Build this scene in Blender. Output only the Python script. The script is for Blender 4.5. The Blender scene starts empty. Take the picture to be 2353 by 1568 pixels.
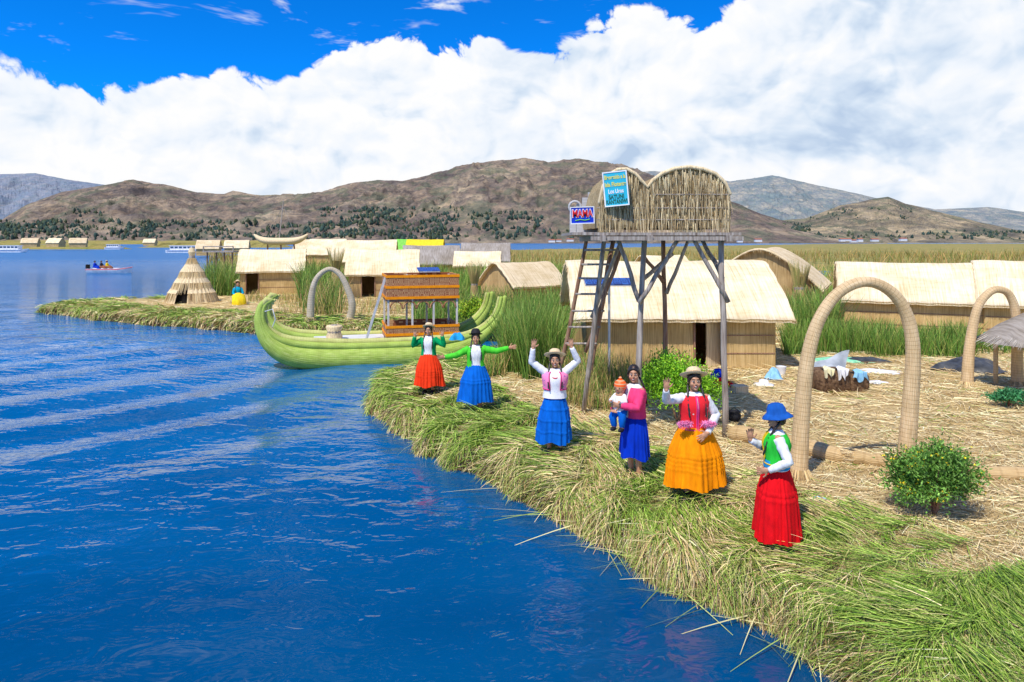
import bpy, math, random
import numpy as np
from mathutils import Vector, Matrix
random.seed(3); rng=np.random.default_rng(5)
SC=bpy.context.scene; COL=SC.collection
F=1569.0; CX=1176.5; HY=555.0; CZ=3.9; GZ=0.5
PI=math.pi
def gx(px,Y): return (px-CX)/F*Y
def gy(py,z=GZ): return F*(CZ-z)/(py-HY)
def zz(py,Y): return CZ-(py-HY)/F*Y
def at(px,py,z=GZ):
    Y=gy(py,z); return (gx(px,Y),Y)
def T(px,py,Y): return Vector((gx(px,Y),Y,zz(py,Y)))
# ---------------------------------------------------------------- mesh helpers
def tag(o,label=None,cat=None,group=None,kind=None):
    if label: o['label']=label
    if cat: o['category']=cat
    if group: o['group']=group
    if kind: o['kind']=kind
    return o
def thing(name,label,cat,loc=(0,0,0),rz=0,group=None):
    o=bpy.data.objects.new(name,None); COL.objects.link(o); o.location=loc; o.rotation_euler=(0,0,rz)
    o.empty_display_size=.2
    return tag(o,label,cat,group)
class MB:
    def __init__(s): s.v=[];s.f=[];s.u=[]
    def add(s,vs,fs,M=None,uv=None):
        o=len(s.v)
        if M is not None: s.v+=[tuple(M@Vector(v)) for v in vs]
        else: s.v+=[tuple(v) for v in vs]
        s.f+=[tuple(i+o for i in f) for f in fs]
        s.u+= uv if uv else [None]*len(fs)
        return s
    def box(s,c,d,rz=0,rx=0,ry=0,M=None):
        x,y,z=[a/2 for a in d]
        vs=[(-x,-y,-z),(x,-y,-z),(x,y,-z),(-x,y,-z),(-x,-y,z),(x,-y,z),(x,y,z),(-x,y,z)]
        m=Matrix.Translation(c)@Matrix.Rotation(rz,4,'Z')@Matrix.Rotation(ry,4,'Y')@Matrix.Rotation(rx,4,'X')
        if M is not None: m=M@m
        return s.add(vs,[(0,3,2,1),(4,5,6,7),(0,1,5,4),(1,2,6,5),(2,3,7,6),(3,0,4,7)],m)
    def bar(s,a,b,w,h=None):
        a=Vector(a);b=Vector(b);h=h or w;t=(b-a);L=t.length;t.normalize()
        n=t.cross(Vector((0,1,0)))
        if n.length<.05:n=t.cross(Vector((0,0,1)))
        n.normalize();bb=t.cross(n)
        M=Matrix((( n.x,bb.x,t.x,(a.x+b.x)/2),(n.y,bb.y,t.y,(a.y+b.y)/2),(n.z,bb.z,t.z,(a.z+b.z)/2),(0,0,0,1)))
        return s.box((0,0,0),(w,h,L),M=M)
    def tube(s,pts,rad,n=10,cap=True,M=None,ref=(1,0,0)):
        P=[Vector(p) for p in pts]
        if not isinstance(rad,(list,tuple)) : rad=[rad]*len(P)
        R=[(r,r) if not isinstance(r,(tuple,list)) else r for r in rad]
        if cap:
            t0=(P[0]-P[1]).normalized(); r0=min(R[0]); t1=(P[-1]-P[-2]).normalized(); r1=min(R[-1])
            P=[P[0]+t0*r0*.95,P[0]+t0*r0*.6]+P+[P[-1]+t1*r1*.6,P[-1]+t1*r1*.95]
            k=lambda r,q:(r[0]*q,r[1]*q)
            R=[k(R[0],.35),k(R[0],.8)]+R+[k(R[-1],.8),k(R[-1],.35)]
        vs=[];fs=[];uv=[];nrm=None;L=0;Ls=[]
        for i,p in enumerate(P):
            if i: L+=(p-P[i-1]).length
            Ls.append(L)
            t=(P[min(i+1,len(P)-1)]-P[max(i-1,0)]).normalized()
            if nrm is None:
                rf=Vector(ref)
                if abs(rf.dot(t))>.95: rf=Vector((0,1,0))
                nrm=rf
            nrm=(nrm-t*nrm.dot(t)).normalized(); b=t.cross(nrm)
            for j in range(n):
                a=2*PI*j/n
                vs.append(p+nrm*math.cos(a)*R[i][0]+b*math.sin(a)*R[i][1])
        for i in range(len(P)-1):
            for j in range(n):
                k2=(j+1)%n
                fs.append((i*n+j,i*n+k2,(i+1)*n+k2,(i+1)*n+j))
                uv.append(((j/n,Ls[i]),((j+1)/n,Ls[i]),((j+1)/n,Ls[i+1]),(j/n,Ls[i+1])))
        fs.append(tuple(range(n))[::-1]);uv.append(None)
        fs.append(tuple((len(P)-1)*n+j for j in range(n)));uv.append(None)
        return s.add(vs,fs,M,uv)
    def lathe(s,prof,c=(0,0,0),n=24,gap=0,wob=None,M=None,caps=False):
        vs=[];fs=[]; closed=gap<=0; m=n if closed else n+1
        for i,(z,rx,ry) in enumerate(prof):
            for j in range(m):
                a=-PI/2+gap/2+(2*PI-gap)*j/n
                w=wob(a,z) if wob else 1
                vs.append((c[0]+rx*w*math.cos(a),c[1]+ry*w*math.sin(a),c[2]+z))
        for i in range(len(prof)-1):
            for j in range(n):
                k=(j+1)%m
                fs.append((i*m+j,i*m+k,(i+1)*m+k,(i+1)*m+j))
        if caps:
            fs.append(tuple(range(m))[::-1]);fs.append(tuple((len(prof)-1)*m+j for j in range(m)))
        return s.add(vs,fs,M)
    def ell(s,c,r,M=None,n=14,m=9,R=None):
        if not isinstance(r,(tuple,list)): r=(r,r,r)
        vs=[];fs=[]
        for i in range(1,m):
            th=PI*i/m
            for j in range(n):
                a=2*PI*j/n
                v=Vector((r[0]*math.sin(th)*math.cos(a),r[1]*math.sin(th)*math.sin(a),-r[2]*math.cos(th)))
                if R is not None: v=R@v
                vs.append(v+Vector(c))
        b=Vector((0,0,-r[2]));t=Vector((0,0,r[2]))
        if R is not None:b=R@b;t=R@t
        vs+= [b+Vector(c),t+Vector(c)];B=len(vs)-2;TT=len(vs)-1
        for i in range(m-2):
            for j in range(n):
                fs.append((i*n+j,i*n+(j+1)%n,(i+1)*n+(j+1)%n,(i+1)*n+j))
        for j in range(n):
            fs.append((B,(j+1)%n,j));fs.append((TT,(m-2)*n+j,(m-2)*n+(j+1)%n))
        return s.add(vs,fs,M)
    def mesh(s,name):
        me=bpy.data.meshes.new(name);me.from_pydata([tuple(v) for v in s.v],[],s.f)
        if any(u for u in s.u):
            ul=me.uv_layers.new(name='UVMap')
            arr=[]
            for f,u in zip(s.f,s.u):
                arr+= [c for p in u for c in p] if u else [0.5]*(2*len(f))
            ul.data.foreach_set('uv',arr)
        return me
    def build(s,name,mat,parent=None,smooth=False,world=False,label=None):
        if world and parent is not None:
            r=parent
            while r.parent: r=r.parent
            L=r.location; s.v=[(v[0]-L.x,v[1]-L.y,v[2]-L.z) for v in s.v]
        me=s.mesh(name); o=bpy.data.objects.new(name,me); COL.objects.link(o)
        me.materials.append(mat)
        if smooth: me.polygons.foreach_set('use_smooth',[True]*len(me.polygons))
        if parent is not None:o.parent=parent
        if label:o['label']=label
        return o
    def remesh(s,name,mat,parent,vox=.007,it=3,world=False):
        o=s.build(name,mat,parent,world=world)
        m=o.modifiers.new('r','REMESH');m.mode='VOXEL';m.voxel_size=vox
        m2=o.modifiers.new('s','SMOOTH');m2.iterations=it;m2.factor=.5
        dg=bpy.context.evaluated_depsgraph_get()
        me=bpy.data.meshes.new_from_object(o.evaluated_get(dg))
        o.modifiers.clear();o.data=me
        me.polygons.foreach_set('use_smooth',[True]*len(me.polygons))
        if not me.materials: me.materials.append(mat)
        return o
def npmesh(name,V,Q,mat,parent=None,col=None,smooth=False):
    me=bpy.data.meshes.new(name);V=np.asarray(V,dtype=np.float32);Q=np.asarray(Q,dtype=np.int32)
    me.vertices.add(len(V));me.vertices.foreach_set('co',V.ravel())
    me.loops.add(Q.size);me.loops.foreach_set('vertex_index',Q.ravel())
    me.polygons.add(len(Q));me.polygons.foreach_set('loop_start',np.arange(0,Q.size,Q.shape[1],dtype=np.int32))
    me.update(calc_edges=True)
    if smooth: me.polygons.foreach_set('use_smooth',np.ones(len(Q),dtype=bool))
    if col is not None:
        a=me.color_attributes.new('col','FLOAT_COLOR','POINT')
        c=np.ones((len(V),4),dtype=np.float32);c[:,:3]=col;a.data.foreach_set('color',c.ravel())
    me.materials.append(mat)
    o=bpy.data.objects.new(name,me);COL.objects.link(o)
    if parent is not None:o.parent=parent
    return o
def nrmz(a): return a/np.maximum(np.linalg.norm(a,axis=1,keepdims=True),1e-6)
def strands(name,P,D,L,W,bend,C,mat,parent=None,segs=3,up=False,tip=None):
    """thin tapering ribbons: base P, direction D, length L, width W, bend vector, colour C (tip: colour at the far end)"""
    n=len(P);D=nrmz(D);r=rng.normal(size=(n,3))
    if up: r=r*.45+np.array([[0,0,1.]])
    S=nrmz(np.cross(D,r))
    L=np.asarray(L).reshape(-1,1)*np.ones((n,1));W=np.asarray(W).reshape(-1,1)*np.ones((n,1))
    V=np.zeros((n,2*(segs+1),3));CC=np.zeros((n,2*(segs+1),3))
    for i in range(segs+1):
        t=i/segs
        c=P+D*L*t+bend*(t*t)
        w=W*(1-.75*t)*.5
        V[:,2*i]=c-S*w;V[:,2*i+1]=c+S*w
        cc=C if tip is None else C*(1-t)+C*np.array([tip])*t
        CC[:,2*i]=cc;CC[:,2*i+1]=cc
    base=np.arange(n)[:,None]*(2*(segs+1))
    Q=np.concatenate([base+np.array([[2*i,2*i+1,2*i+3,2*i+2]]) for i in range(segs)],axis=0)
    return npmesh(name,V.reshape(-1,3),Q,mat,parent,CC.reshape(-1,3))
def pick(cols,n,var=.2):
    c=np.array(cols)[rng.integers(0,len(cols),n)]
    return np.clip(c*(1+rng.normal(size=(n,1))*var),0.01,1)
def vnoise(x,y,seed=0):
    xi=np.floor(x).astype(np.int64);yi=np.floor(y).astype(np.int64);xf=x-xi;yf=y-yi
    def h(a,b):
        n=(a*374761393+b*668265263+seed*1442695041)&0x7fffffff
        n=((n^(n>>13))*1274126177)&0x7fffffff
        return ((n^(n>>16))&0xffff)/65535.0
    u=xf*xf*(3-2*xf);v=yf*yf*(3-2*yf)
    return (h(xi,yi)*(1-u)+h(xi+1,yi)*u)*(1-v)+(h(xi,yi+1)*(1-u)+h(xi+1,yi+1)*u)*v
def fbm(x,y,o=4,seed=0,ridge=False):
    s=0;a=.5;t=0
    for i in range(o):
        n=vnoise(x*2**i,y*2**i,seed+i*17)
        if ridge:n=1-abs(2*n-1)
        s=s+a*n;t+=a;a*=.5
    return s/t
# ---------------------------------------------------------------- materials
def newmat(name):
    m=bpy.data.materials.new(name);m.use_nodes=True;nt=m.node_tree
    return m,nt,nt.nodes['Principled BSDF']
def link(nt,a,b): nt.links.new(a,b)
def ramp(nt,fac,cols,lo=.3,hi=.7):
    r=nt.nodes.new('ShaderNodeValToRGB');e=r.color_ramp.elements
    n=len(cols)
    e[0].position=lo;e[0].color=(*cols[0],1);e[1].position=hi;e[1].color=(*cols[-1],1)
    for i in range(1,n-1):
        x=e.new(lo+(hi-lo)*i/(n-1));x.color=(*cols[i],1)
    link(nt,fac,r.inputs[0]);return r.outputs[0]
def noise(nt,vec,scale,detail=4,rough=.55,dist=0):
    n=nt.nodes.new('ShaderNodeTexNoise');n.inputs['Scale'].default_value=scale;n.inputs['Detail'].default_value=detail
    n.inputs['Roughness'].default_value=rough;n.inputs['Distortion'].default_value=dist
    if vec is not None: link(nt,vec,n.inputs['Vector'])
    return n.outputs['Fac']
def coord(nt,kind='Object',scale=(1,1,1)):
    t=nt.nodes.new('ShaderNodeTexCoord');m=nt.nodes.new('ShaderNodeMapping');m.inputs['Scale'].default_value=scale
    link(nt,t.outputs[kind],m.inputs['Vector']);return m.outputs['Vector']
def bump(nt,bsdf,h,strength=.4,dist=.02):
    b=nt.nodes.new('ShaderNodeBump');b.inputs['Strength'].default_value=strength;b.inputs['Distance'].default_value=dist
    link(nt,h,b.inputs['Height']);link(nt,b.outputs['Normal'],bsdf.inputs['Normal']);return b
def mixc(nt,f,a,b,mode='MIX'):
    n=nt.nodes.new('ShaderNodeMix');n.data_type='RGBA';n.blend_type=mode
    for i,v in ((0,f),(6,a),(7,b)):
        if isinstance(v,(int,float)): n.inputs[i].default_value=v
        elif isinstance(v,tuple): n.inputs[i].default_value=(*v,1)
        else: link(nt,v,n.inputs[i])
    return n.outputs[2]
def mth(nt,op,a,b=None,c=None,clamp=False):
    n=nt.nodes.new('ShaderNodeMath');n.operation=op;n.use_clamp=clamp
    for i,v in enumerate((a,b,c)):
        if v is None: continue
        if isinstance(v,(int,float)): n.inputs[i].default_value=v
        else: link(nt,v,n.inputs[i])
    return n.outputs[0]
def mat(name,cols,scale=(1,1,1),ns=5,detail=4,rough=.8,bs=.3,bd=.01,kind='Object',spec=.3,lo=.3,hi=.7,metal=0,big=None):
    m,nt,b=newmat(name)
    v=coord(nt,kind,scale);n=noise(nt,v,ns,detail)
    if len(cols)==1: c=cols[0];cols=[tuple(x*.8 for x in c),tuple(min(1,x*1.15) for x in c)]
    c=ramp(nt,n,cols,lo,hi)
    if big:
        n2=noise(nt,coord(nt,kind),big,4);c=mixc(nt,1.0,c,ramp(nt,n2,[(.66,.62,.54),(1,1,1)]),'MULTIPLY')
    link(nt,c,b.inputs['Base Color']);b.inputs['Roughness'].default_value=rough
    b.inputs['Specular IOR Level'].default_value=spec;b.inputs['Metallic'].default_value=metal
    if bs: bump(nt,b,n,bs,bd)
    return m
def cloth(name,c,rough=.85,folds=14):
    return mat(name,[tuple(x*.72 for x in c),tuple(min(1,x*1.1) for x in c)],(1,1,.35),folds,3,rough,.35,.012,spec=.15)
M={}
M['wall']=mat('reed_wall',[(.42,.27,.10),(.70,.49,.21),(.82,.63,.32)],(60,60,1.2),1,4,.85,.7,.02,big=1.3)
M['wallb']=mat('reed_wall_brown',[(.34,.22,.10),(.58,.41,.19),(.72,.54,.28)],(60,60,1.2),1,4,.85,.7,.02,big=1.3)
def roofmat(name,cols):
    m,nt,b=newmat(name)
    n=noise(nt,coord(nt,'Object',(30,1.0,1.0)),1,5,.6,.2);n2=noise(nt,coord(nt,'Object',(.9,1.4,1.4)),1,4,.6);n3=noise(nt,coord(nt,'Object',(1.6,10,10)),1,3)
    c=ramp(nt,n,cols,.32,.66);c=mixc(nt,1.,c,ramp(nt,n2,[(.82,.78,.68),(1,1,1)],.34,.6),'MULTIPLY');c=mixc(nt,.3,c,mixc(nt,1.,c,ramp(nt,n3,[(.75,.7,.6),(1,1,1)],.36,.52),'MULTIPLY'))
    link(nt,c,b.inputs['Base Color']);b.inputs['Roughness'].default_value=.85;b.inputs['Specular IOR Level'].default_value=.2
    bump(nt,b,mth(nt,'ADD',n,mth(nt,'MULTIPLY',n3,.3)),.6,.02);return m
M['roof']=roofmat('reed_roof',[(.70,.55,.32),(.88,.74,.5),(.93,.83,.62)])
M['roofb']=roofmat('reed_roof_weathered',[(.55,.42,.25),(.76,.61,.39),(.86,.73,.5)])
M['straws']=mat('plain_straw',[(.5,.37,.2),(.76,.6,.36),(.86,.72,.47)],(38,38,1.2),1,4,.85,.5,.02)
M['roofg']=mat('grey_roof',[(.24,.21,.18),(.38,.34,.3),(.48,.44,.4)],(20,2,2),1,4,.85,.6,.02,big=.8)
M['thatch']=mat('tower_thatch',[(.24,.16,.07),(.54,.4,.2),(.76,.6,.35)],(55,55,2),1,5,.85,1.0,.03,big=1.6,lo=.34,hi=.66)
M['wood']=mat('weathered_wood',[(.16,.12,.1),(.34,.29,.25),(.52,.47,.42)],(25,25,2),1,4,.8,.5,.01)
M['woodr']=mat('red_brown_wood',[(.15,.075,.04),(.3,.16,.1),(.38,.25,.17)],(25,25,2),1,4,.8,.5,.01)
M['metal']=mat('ladder_metal',[(.6,.61,.63)],ns=4,rough=.4,metal=.4,bs=0)
M['dark']=mat('dark_interior',[(.012,.01,.008)],ns=3,bs=0,rough=.95)
M['black']=mat('black_felt',[(.014,.014,.018)],ns=30,bs=.2,bd=.003,rough=.75)
M['hair']=mat('black_hair',[(.008,.006,.005),(.03,.022,.018)],(60,60,4),1,3,.4,.5,.004,spec=.5)
M['skin']=mat('brown_skin',[(.46,.225,.125),(.58,.30,.175)],ns=9,rough=.5,bs=.05,bd=.003,spec=.4)
M['white']=cloth('white_knit',(.83,.83,.86),folds=26)
def rings_mat(name,cols,period=.11,dark=(.5,.42,.3),amt=.5,ribs=26,bs=.6):
    m,nt,b=newmat(name)
    uv=coord(nt,'UV',(1,1,1));s=nt.nodes.new('ShaderNodeSeparateXYZ');link(nt,uv,s.inputs[0])
    n=noise(nt,coord(nt,'UV',(70,3,1)),1,4);nb=noise(nt,coord(nt),3.,3)
    w=mth(nt,'FRACT',mth(nt,'DIVIDE',s.outputs['Y'],period))
    line=mth(nt,'LESS_THAN',w,.13)
    st=mth(nt,'SINE',mth(nt,'MULTIPLY',s.outputs['X'],2*PI*ribs))
    c=ramp(nt,n,cols);c=mixc(nt,1.,c,ramp(nt,nb,[(.76,.74,.66),(1,1,1)]),'MULTIPLY')
    c=mixc(nt,mth(nt,'MULTIPLY',line,amt),c,mixc(nt,1.0,c,dark,'MULTIPLY'))
    link(nt,c,b.inputs['Base Color']);b.inputs['Roughness'].default_value=.65
    h=mth(nt,'SUBTRACT',mth(nt,'ADD',mth(nt,'MULTIPLY',st,.3),n),mth(nt,'MULTIPLY',line,.7))
    bump(nt,b,h,bs,.01);return m
M['arch']=rings_mat('bound_reed_arch',[(.55,.36,.17),(.78,.55,.30),(.88,.69,.43)],.06)
M['archgrey']=rings_mat('bound_reed_grey',[(.45,.36,.25),(.62,.52,.38),(.75,.65,.5)],.1)
M['roll']=rings_mat('reed_roll',[(.4,.25,.11),(.62,.43,.2),(.74,.55,.3)],.2,amt=.25)
M['boat']=rings_mat('green_reed_bundle',[(.28,.42,.04),(.43,.58,.09),(.55,.66,.18)],.07,(.6,.65,.4),.3,40,.35)
M['boatrim']=rings_mat('pale_reed_bundle',[(.44,.48,.11),(.6,.62,.2),(.72,.7,.32)],.09,(.65,.62,.45),.35,30,.35)
def attr_mat(name,rough=.7,spec=.25):
    m,nt,b=newmat(name)
    a=nt.nodes.new('ShaderNodeAttribute');a.attribute_name='col'
    link(nt,a.outputs['Color'],b.inputs['Base Color']);b.inputs['Roughness'].default_value=rough
    b.inputs['Specular IOR Level'].default_value=spec
    return m
M['blade']=attr_mat('reed_blades',.55,.35);M['leaf']=attr_mat('leaves',.6,.3);M['tree']=attr_mat('far_trees',.9,.1)
def patt(name,base,acc,scale=(6,6,14)):
    m,nt,b=newmat(name)
    v=coord(nt,'Object',scale);vo=nt.nodes.new('ShaderNodeTexVoronoi');vo.inputs['Scale'].default_value=1.0;vo.distance='CHEBYCHEV'
    vo.inputs['Randomness'].default_value=.25;link(nt,v,vo.inputs['Vector'])
    f=mth(nt,'GREATER_THAN',mth(nt,'SINE',mth(nt,'MULTIPLY',vo.outputs['Distance'],22.)),.1)
    c=mixc(nt,f,base,acc);link(nt,c,b.inputs['Base Color']);b.inputs['Roughness'].default_value=.9
    bump(nt,b,noise(nt,coord(nt,'Object',(50,50,50)),1),.4,.01);return m
def spots(name,base,acc,acc2,sc=16,th=.28):
    m,nt,b=newmat(name)
    v=coord(nt);vo=nt.nodes.new('ShaderNodeTexVoronoi');vo.inputs['Scale'].default_value=sc;link(nt,v,vo.inputs['Vector'])
    f=mth(nt,'LESS_THAN',vo.outputs['Distance'],th)
    n=noise(nt,v,14,2)
    c=mixc(nt,f,base,mixc(nt,mth(nt,'GREATER_THAN',n,.5),acc,acc2))
    link(nt,c,b.inputs['Base Color']);b.inputs['Roughness'].default_value=.85;bump(nt,b,noise(nt,v,20),.3,.01);return m
# ---------------------------------------------------------------- people
RINGS=[(.84,.165,.135),(.90,.155,.127),(.97,.148,.122),(1.04,.155,.132),(1.1,.166,.142),(1.16,.17,.13),(1.205,.162,.108),(1.235,.125,.085),(1.258,.08,.068),(1.275,.058,.058)]
def hand(mb,w,d,n,side):
    w=Vector(w);d=Vector(d).normalized();n=Vector(n);n=(n-d*n.dot(d)).normalized();s=d.cross(n).normalized()*side
    R=Matrix((s,d,n)).transposed()
    mb.ell(w+d*.045,(.037,.052,.017),R=R,n=10,m=7)
    for off,L in ((-.030,.058),(-.010,.073),(.010,.079),(.030,.07)):
        b=w+d*.078+s*off;dr=(d+s*off*6).normalized();m=b+dr*L*.55;t=m+(dr*.9+n*.4).normalized()*L*.5
        mb.tube([b,m,t],[.0095,.009,.0075],6)
    b=w+d*.03+s*.028;m=b+(d*.55+s*.8)*.038;t=m+(d*.85+s*.4)*.03
    mb.tube([b,m,t],[.012,.011,.009],6)
def person(label,x,y,z,rot,s,arms,skirt,blouse,outer=None,hat=None,braids=True,yaw=0,pitch=0,girth=1.0,seat=False,vox=.007,smile=True,extra=None,feet=True,group=None,tilt=0):
    root=thing('person',label,'person',(x,y,z),rot,group);root.scale=(s,s,s)
    dz=-.4 if seat else 0; U=Vector((0,0,dz)); ME=Matrix.Translation(U)
    HM=Matrix.Translation((0,-.012,1.40+dz))@Matrix.Rotation(yaw,4,'Z')@Matrix.Rotation(tilt,4,'Y')@Matrix.Rotation(pitch,4,'X')
    b=MB()
    b.tube([(0,0,.80),(0,0,.92),(0,0,1.08),(0,0,1.18),(0,.005,1.225)],[(.125,.1),(.11,.09),(.125,.1),(.125,.085),(.06,.055)],16,M=ME)
    b.tube([(0,.012,1.2),(0,.008,1.28),(0,-.002,1.36)],[.052,.045,.045],12,M=ME)
    b.ell((0,.012,.022),(.073,.09,.092),M=HM,n=18,m=12);b.ell((0,-.012,-.04),(.058,.068,.07),M=HM,n=16,m=10)
    b.tube([(0,-.076,.02),(0,-.092,-.005),(0,-.096,-.02)],[.008,.011,.014],8,M=HM)
    for q in(-1,1):
        b.ell((q*.075,.012,-.008),(.011,.018,.028),M=HM,n=8,m=6);b.ell((q*.036,-.055,-.028),(.026,.025,.024),M=HM,n=8,m=6)
    b.ell((0,-.066,.036),(.045,.018,.011),M=HM,n=10,m=6);b.ell((0,-.07,-.088),(.02,.014,.014),M=HM,n=8,m=6)
    for q,k in((-1,'L'),(1,'R')):
        e,w,hd,pn,ts=arms[k];e=Vector(e)+U;w=Vector(w)+U
        sh=Vector((q*.145,0,1.2))+U
        b.tube([sh,e,w],[.044,.037,.026],10);hand(b,w,hd,pn,ts)
        if seat:
            b.tube([(q*.08,0,.42),(q*.11,-.36,.42),(q*.1,-.4,.06)],[.075,.052,.035],10);b.tube([(q*.1,-.4,.04),(q*.1,-.52,.03)],[.035,.028],8)
        else:
            b.tube([(q*.08,0,.82),(q*.085,-.01,.44),(q*.085,.01,.07)],[.08,.05,.034],10);b.tube([(q*.085,.01,.045),(q*.1,-.13,.028)],[.036,.028],8)
    body=b.remesh('body',M['skin'],root,vox,2)
    for q in(-1,1):
        e=MB();e.ell((q*.028,-.081,.012),(.0125,.006,.0065),M=HM,n=10,m=6);eo=e.build('eye',M['eyew'],root,True)
        e=MB();e.ell((q*.028,-.0865,.012),(.0065,.003,.0065),M=HM,n=8,m=6);e.build('iris',M['black'],eo,True)
        e=MB();e.tube([(q*.044,-.078,.03),(q*.03,-.088,.036),(q*.014,-.087,.032)],[.003,.004,.003],5,M=HM);e.build('eyebrow',M['hair'],root)
    e=MB();wd=.026 if smile else .018
    e.tube([(-wd,-.073,-.044 if smile else -.05),(-wd*.5,-.081,-.053),(0,-.084,-.056),(wd*.5,-.081,-.053),(wd,-.073,-.044 if smile else -.05)],[.003,.006,.008,.006,.003],6,M=HM)
    lp=e.build('lips',M['lip'],root,True)
    if smile:
        e=MB();e.ell((0,-.086,-.0535),(.016,.006,.004),M=HM,n=8,m=6);e.build('teeth',M['eyew'],lp,True)
    h=MB();h.ell((0,.026,.026),(.083,.092,.099),M=HM,n=20,m=12);h.ell((0,.06,-.03),(.06,.05,.06),M=HM,n=12,m=8)
    for q in(-1,1): h.tube([(q*.01,-.06,.085),(q*.055,-.05,.055),(q*.077,-.015,.0)],[.018,.02,.014],8,M=HM)
    hr=h.remesh('hair',M['hair'],root,.008,2)
    if braids:
        for q in(-1,1):
            p0=HM@Vector((q*.07,.03,-.05));n=16;pts=[];rr=[]
            front = braids!='back'
            ends=Vector((q*.1,-.15*girth,1.0))+U if front else Vector((q*.05,.17*girth,.98))+U
            mid=Vector((q*.11,-.09 if front else .1,1.24))+U
            for i in range(n+1):
                t=i/n;pts.append(p0*(1-t)**2+mid*2*t*(1-t)+ends*t*t);rr.append((.019 if i%2 else .013)*(1-.35*t))
            m2=MB();m2.tube(pts,rr,8);m2.build('braid',M['hair'],hr,True)
    def wobf(amp,seed):
        return lambda a,z: 1+amp*(math.sin(5*a+z*21+seed)+.6*math.sin(9*a-z*33+seed*2))
    g=MB();g.lathe([(zc+dz,rx*girth,ry*girth) for zc,rx,ry in RINGS],n=40,wob=wobf(.012,1))
    osl=outer and outer.get('sleeves')
    def sleeves(mb,ex):
        for q,k in((-1,'L'),(1,'R')):
            e,w,hd,pn,ts=arms[k];e=Vector(e)+U;w=Vector(w)+U;sh=Vector((q*.128,0,1.195))+U
            pts=[sh,sh*.5+e*.5,e,e*.5+w*.5,w]
            fine=[];rr=[];R0=[.064,.058,.051,.045,.036]
            for i in range(4):
                for j in range(4):
                    t=j/4;fine.append(pts[i]*(1-t)+pts[i+1]*t);rr.append((R0[i]*(1-t)+R0[i+1]*t+ex)*(1+.07*math.sin((i*4+j)*2.4)))
            fine.append(pts[4]);rr.append(R0[4]+ex);mb.tube(fine,rr,14,cap=False)
    if not osl: sleeves(g,0)
    g.build('blouse',blouse,root,True)
    if outer:
        o=MB();k=1.07*girth
        zl=outer.get('zlo',.84);ring=[(zc+dz,rx*k,ry*k) for zc,rx,ry in RINGS if zc>=zl and zc<1.25]
        o.lathe(ring,n=40,gap=outer.get('gap',.5),wob=wobf(.018,3))
        if osl: sleeves(o,.006)
        oo=o.build(outer['name'],outer['mat'],root,True)
        if outer.get('trim'):
            t=MB();gp=outer.get('gap',.5)/2
            for q in(-1,1):
                a=-PI/2+q*gp
                t.tube([(rx*1.015*math.cos(a),ry*1.015*math.sin(a),zc) for zc,rx,ry in ring],.008,6)
            z0,rx,ry=ring[0];t.tube([(rx*1.01*math.cos(-PI/2+gp+(2*PI-2*gp)*j/30),ry*1.01*math.sin(-PI/2+gp+(2*PI-2*gp)*j/30),z0) for j in range(31)],.009,6)
            t.build('trim',outer['trim'],oo,True)
    sk=MB();zh=skirt['hem'];wz=skirt.get('waist',.93);R=skirt['r'];npl=skirt.get('n',22);ph=random.random()*6
    if seat:
        sk.tube([(0,.05,.47),(0,-.1,.46),(0,-.3,.44),(0,-.44,.36),(0,-.5,.12)],[(.2,.12),(.24,.16),(.27,.17),(.28,.15),(.3,.13)],24)
        sk.build('skirt',skirt['mat'],root,True)
    else:
        prof=[];nz=40
        for i in range(nz+1):
            t=i/nz;zc=wz+(zh-wz)*t
            r=.13*girth+(R-.13*girth)*(min(1,t*2.2)**.6*.5+.5*t**.9)
            for tk in skirt.get('tucks',()):
                r+= .012*max(0,1-abs(t-tk)/.026)
            prof.append((zc,r,r*.84))
        js=[random.uniform(.1,1.5) for _ in range(npl)];q1=random.uniform(0,6);q2=random.uniform(0,6)
        def wb(a,zc):
            t=(wz-zc)/(wz-zh);u=((a*npl/(2*PI))%npl);i=int(u);jj=js[i]*(1-(u-i))+js[(i+1)%npl]*(u-i)
            return 1+(.022+.035*t)*jj*math.sin(npl*a+ph+1.6*math.sin(3*a+q1)+.9*math.sin(2*a+t*2))+t*(.055*math.sin(5*a+q1+t*1.5)+.045*math.sin(8*a+q2-t*2.5)+.035*math.sin(3*a+ph))+.008*math.sin(zc*23+4*a)
        sk.lathe(prof,n=npl*7,wob=wb)
        for idx in range(len(sk.v)):
            v=sk.v[idx];t=(wz-v[2])/(wz-zh);a=math.atan2(v[1],v[0]);sk.v[idx]=(v[0]+t*t*.02*math.sin(q1),v[1],v[2]+t*t*.022*math.sin(4*a+q2))
        sk.build('skirt',skirt['mat'],root,True)
        if skirt.get('sash'):
            w=MB();w.lathe([(wz-.03,.17*girth,.142*girth),(wz,.168*girth,.142*girth),(wz+.06,.16*girth,.136*girth)],n=36,wob=wobf(.01,5));w.build('sash',skirt['sash'],root,True)
    if hat=='straw' or hat=='strawsmall' :
        br=.165 if hat=='straw' else .14
        hm=HM@Matrix.Translation((0,.035,.068))@Matrix.Rotation(-.42,4,'X')
        hh=MB();hh.lathe([(-.006,.08,.09),(-.012,br*.8,br*.85),(.004,br,br*1.02),(.008,br*1.01,br*1.03),(0,br*.8,br*.85),(.006,.092,.1),(.03,.09,.098),(.07,.082,.088),(.088,.06,.065),(.092,.0,.0)],n=36,M=hm,wob=lambda a,z:1+.02*math.sin(3*a+1))
        ho=hh.build('hat',M['straw'],root,True)
        bn=MB();bn.lathe([(.008,.0935,.1015),(.03,.092,.1)],n=32,M=hm);bn.build('hat_band',M['band'],ho,True)
    elif hat=='bowler':
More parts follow.
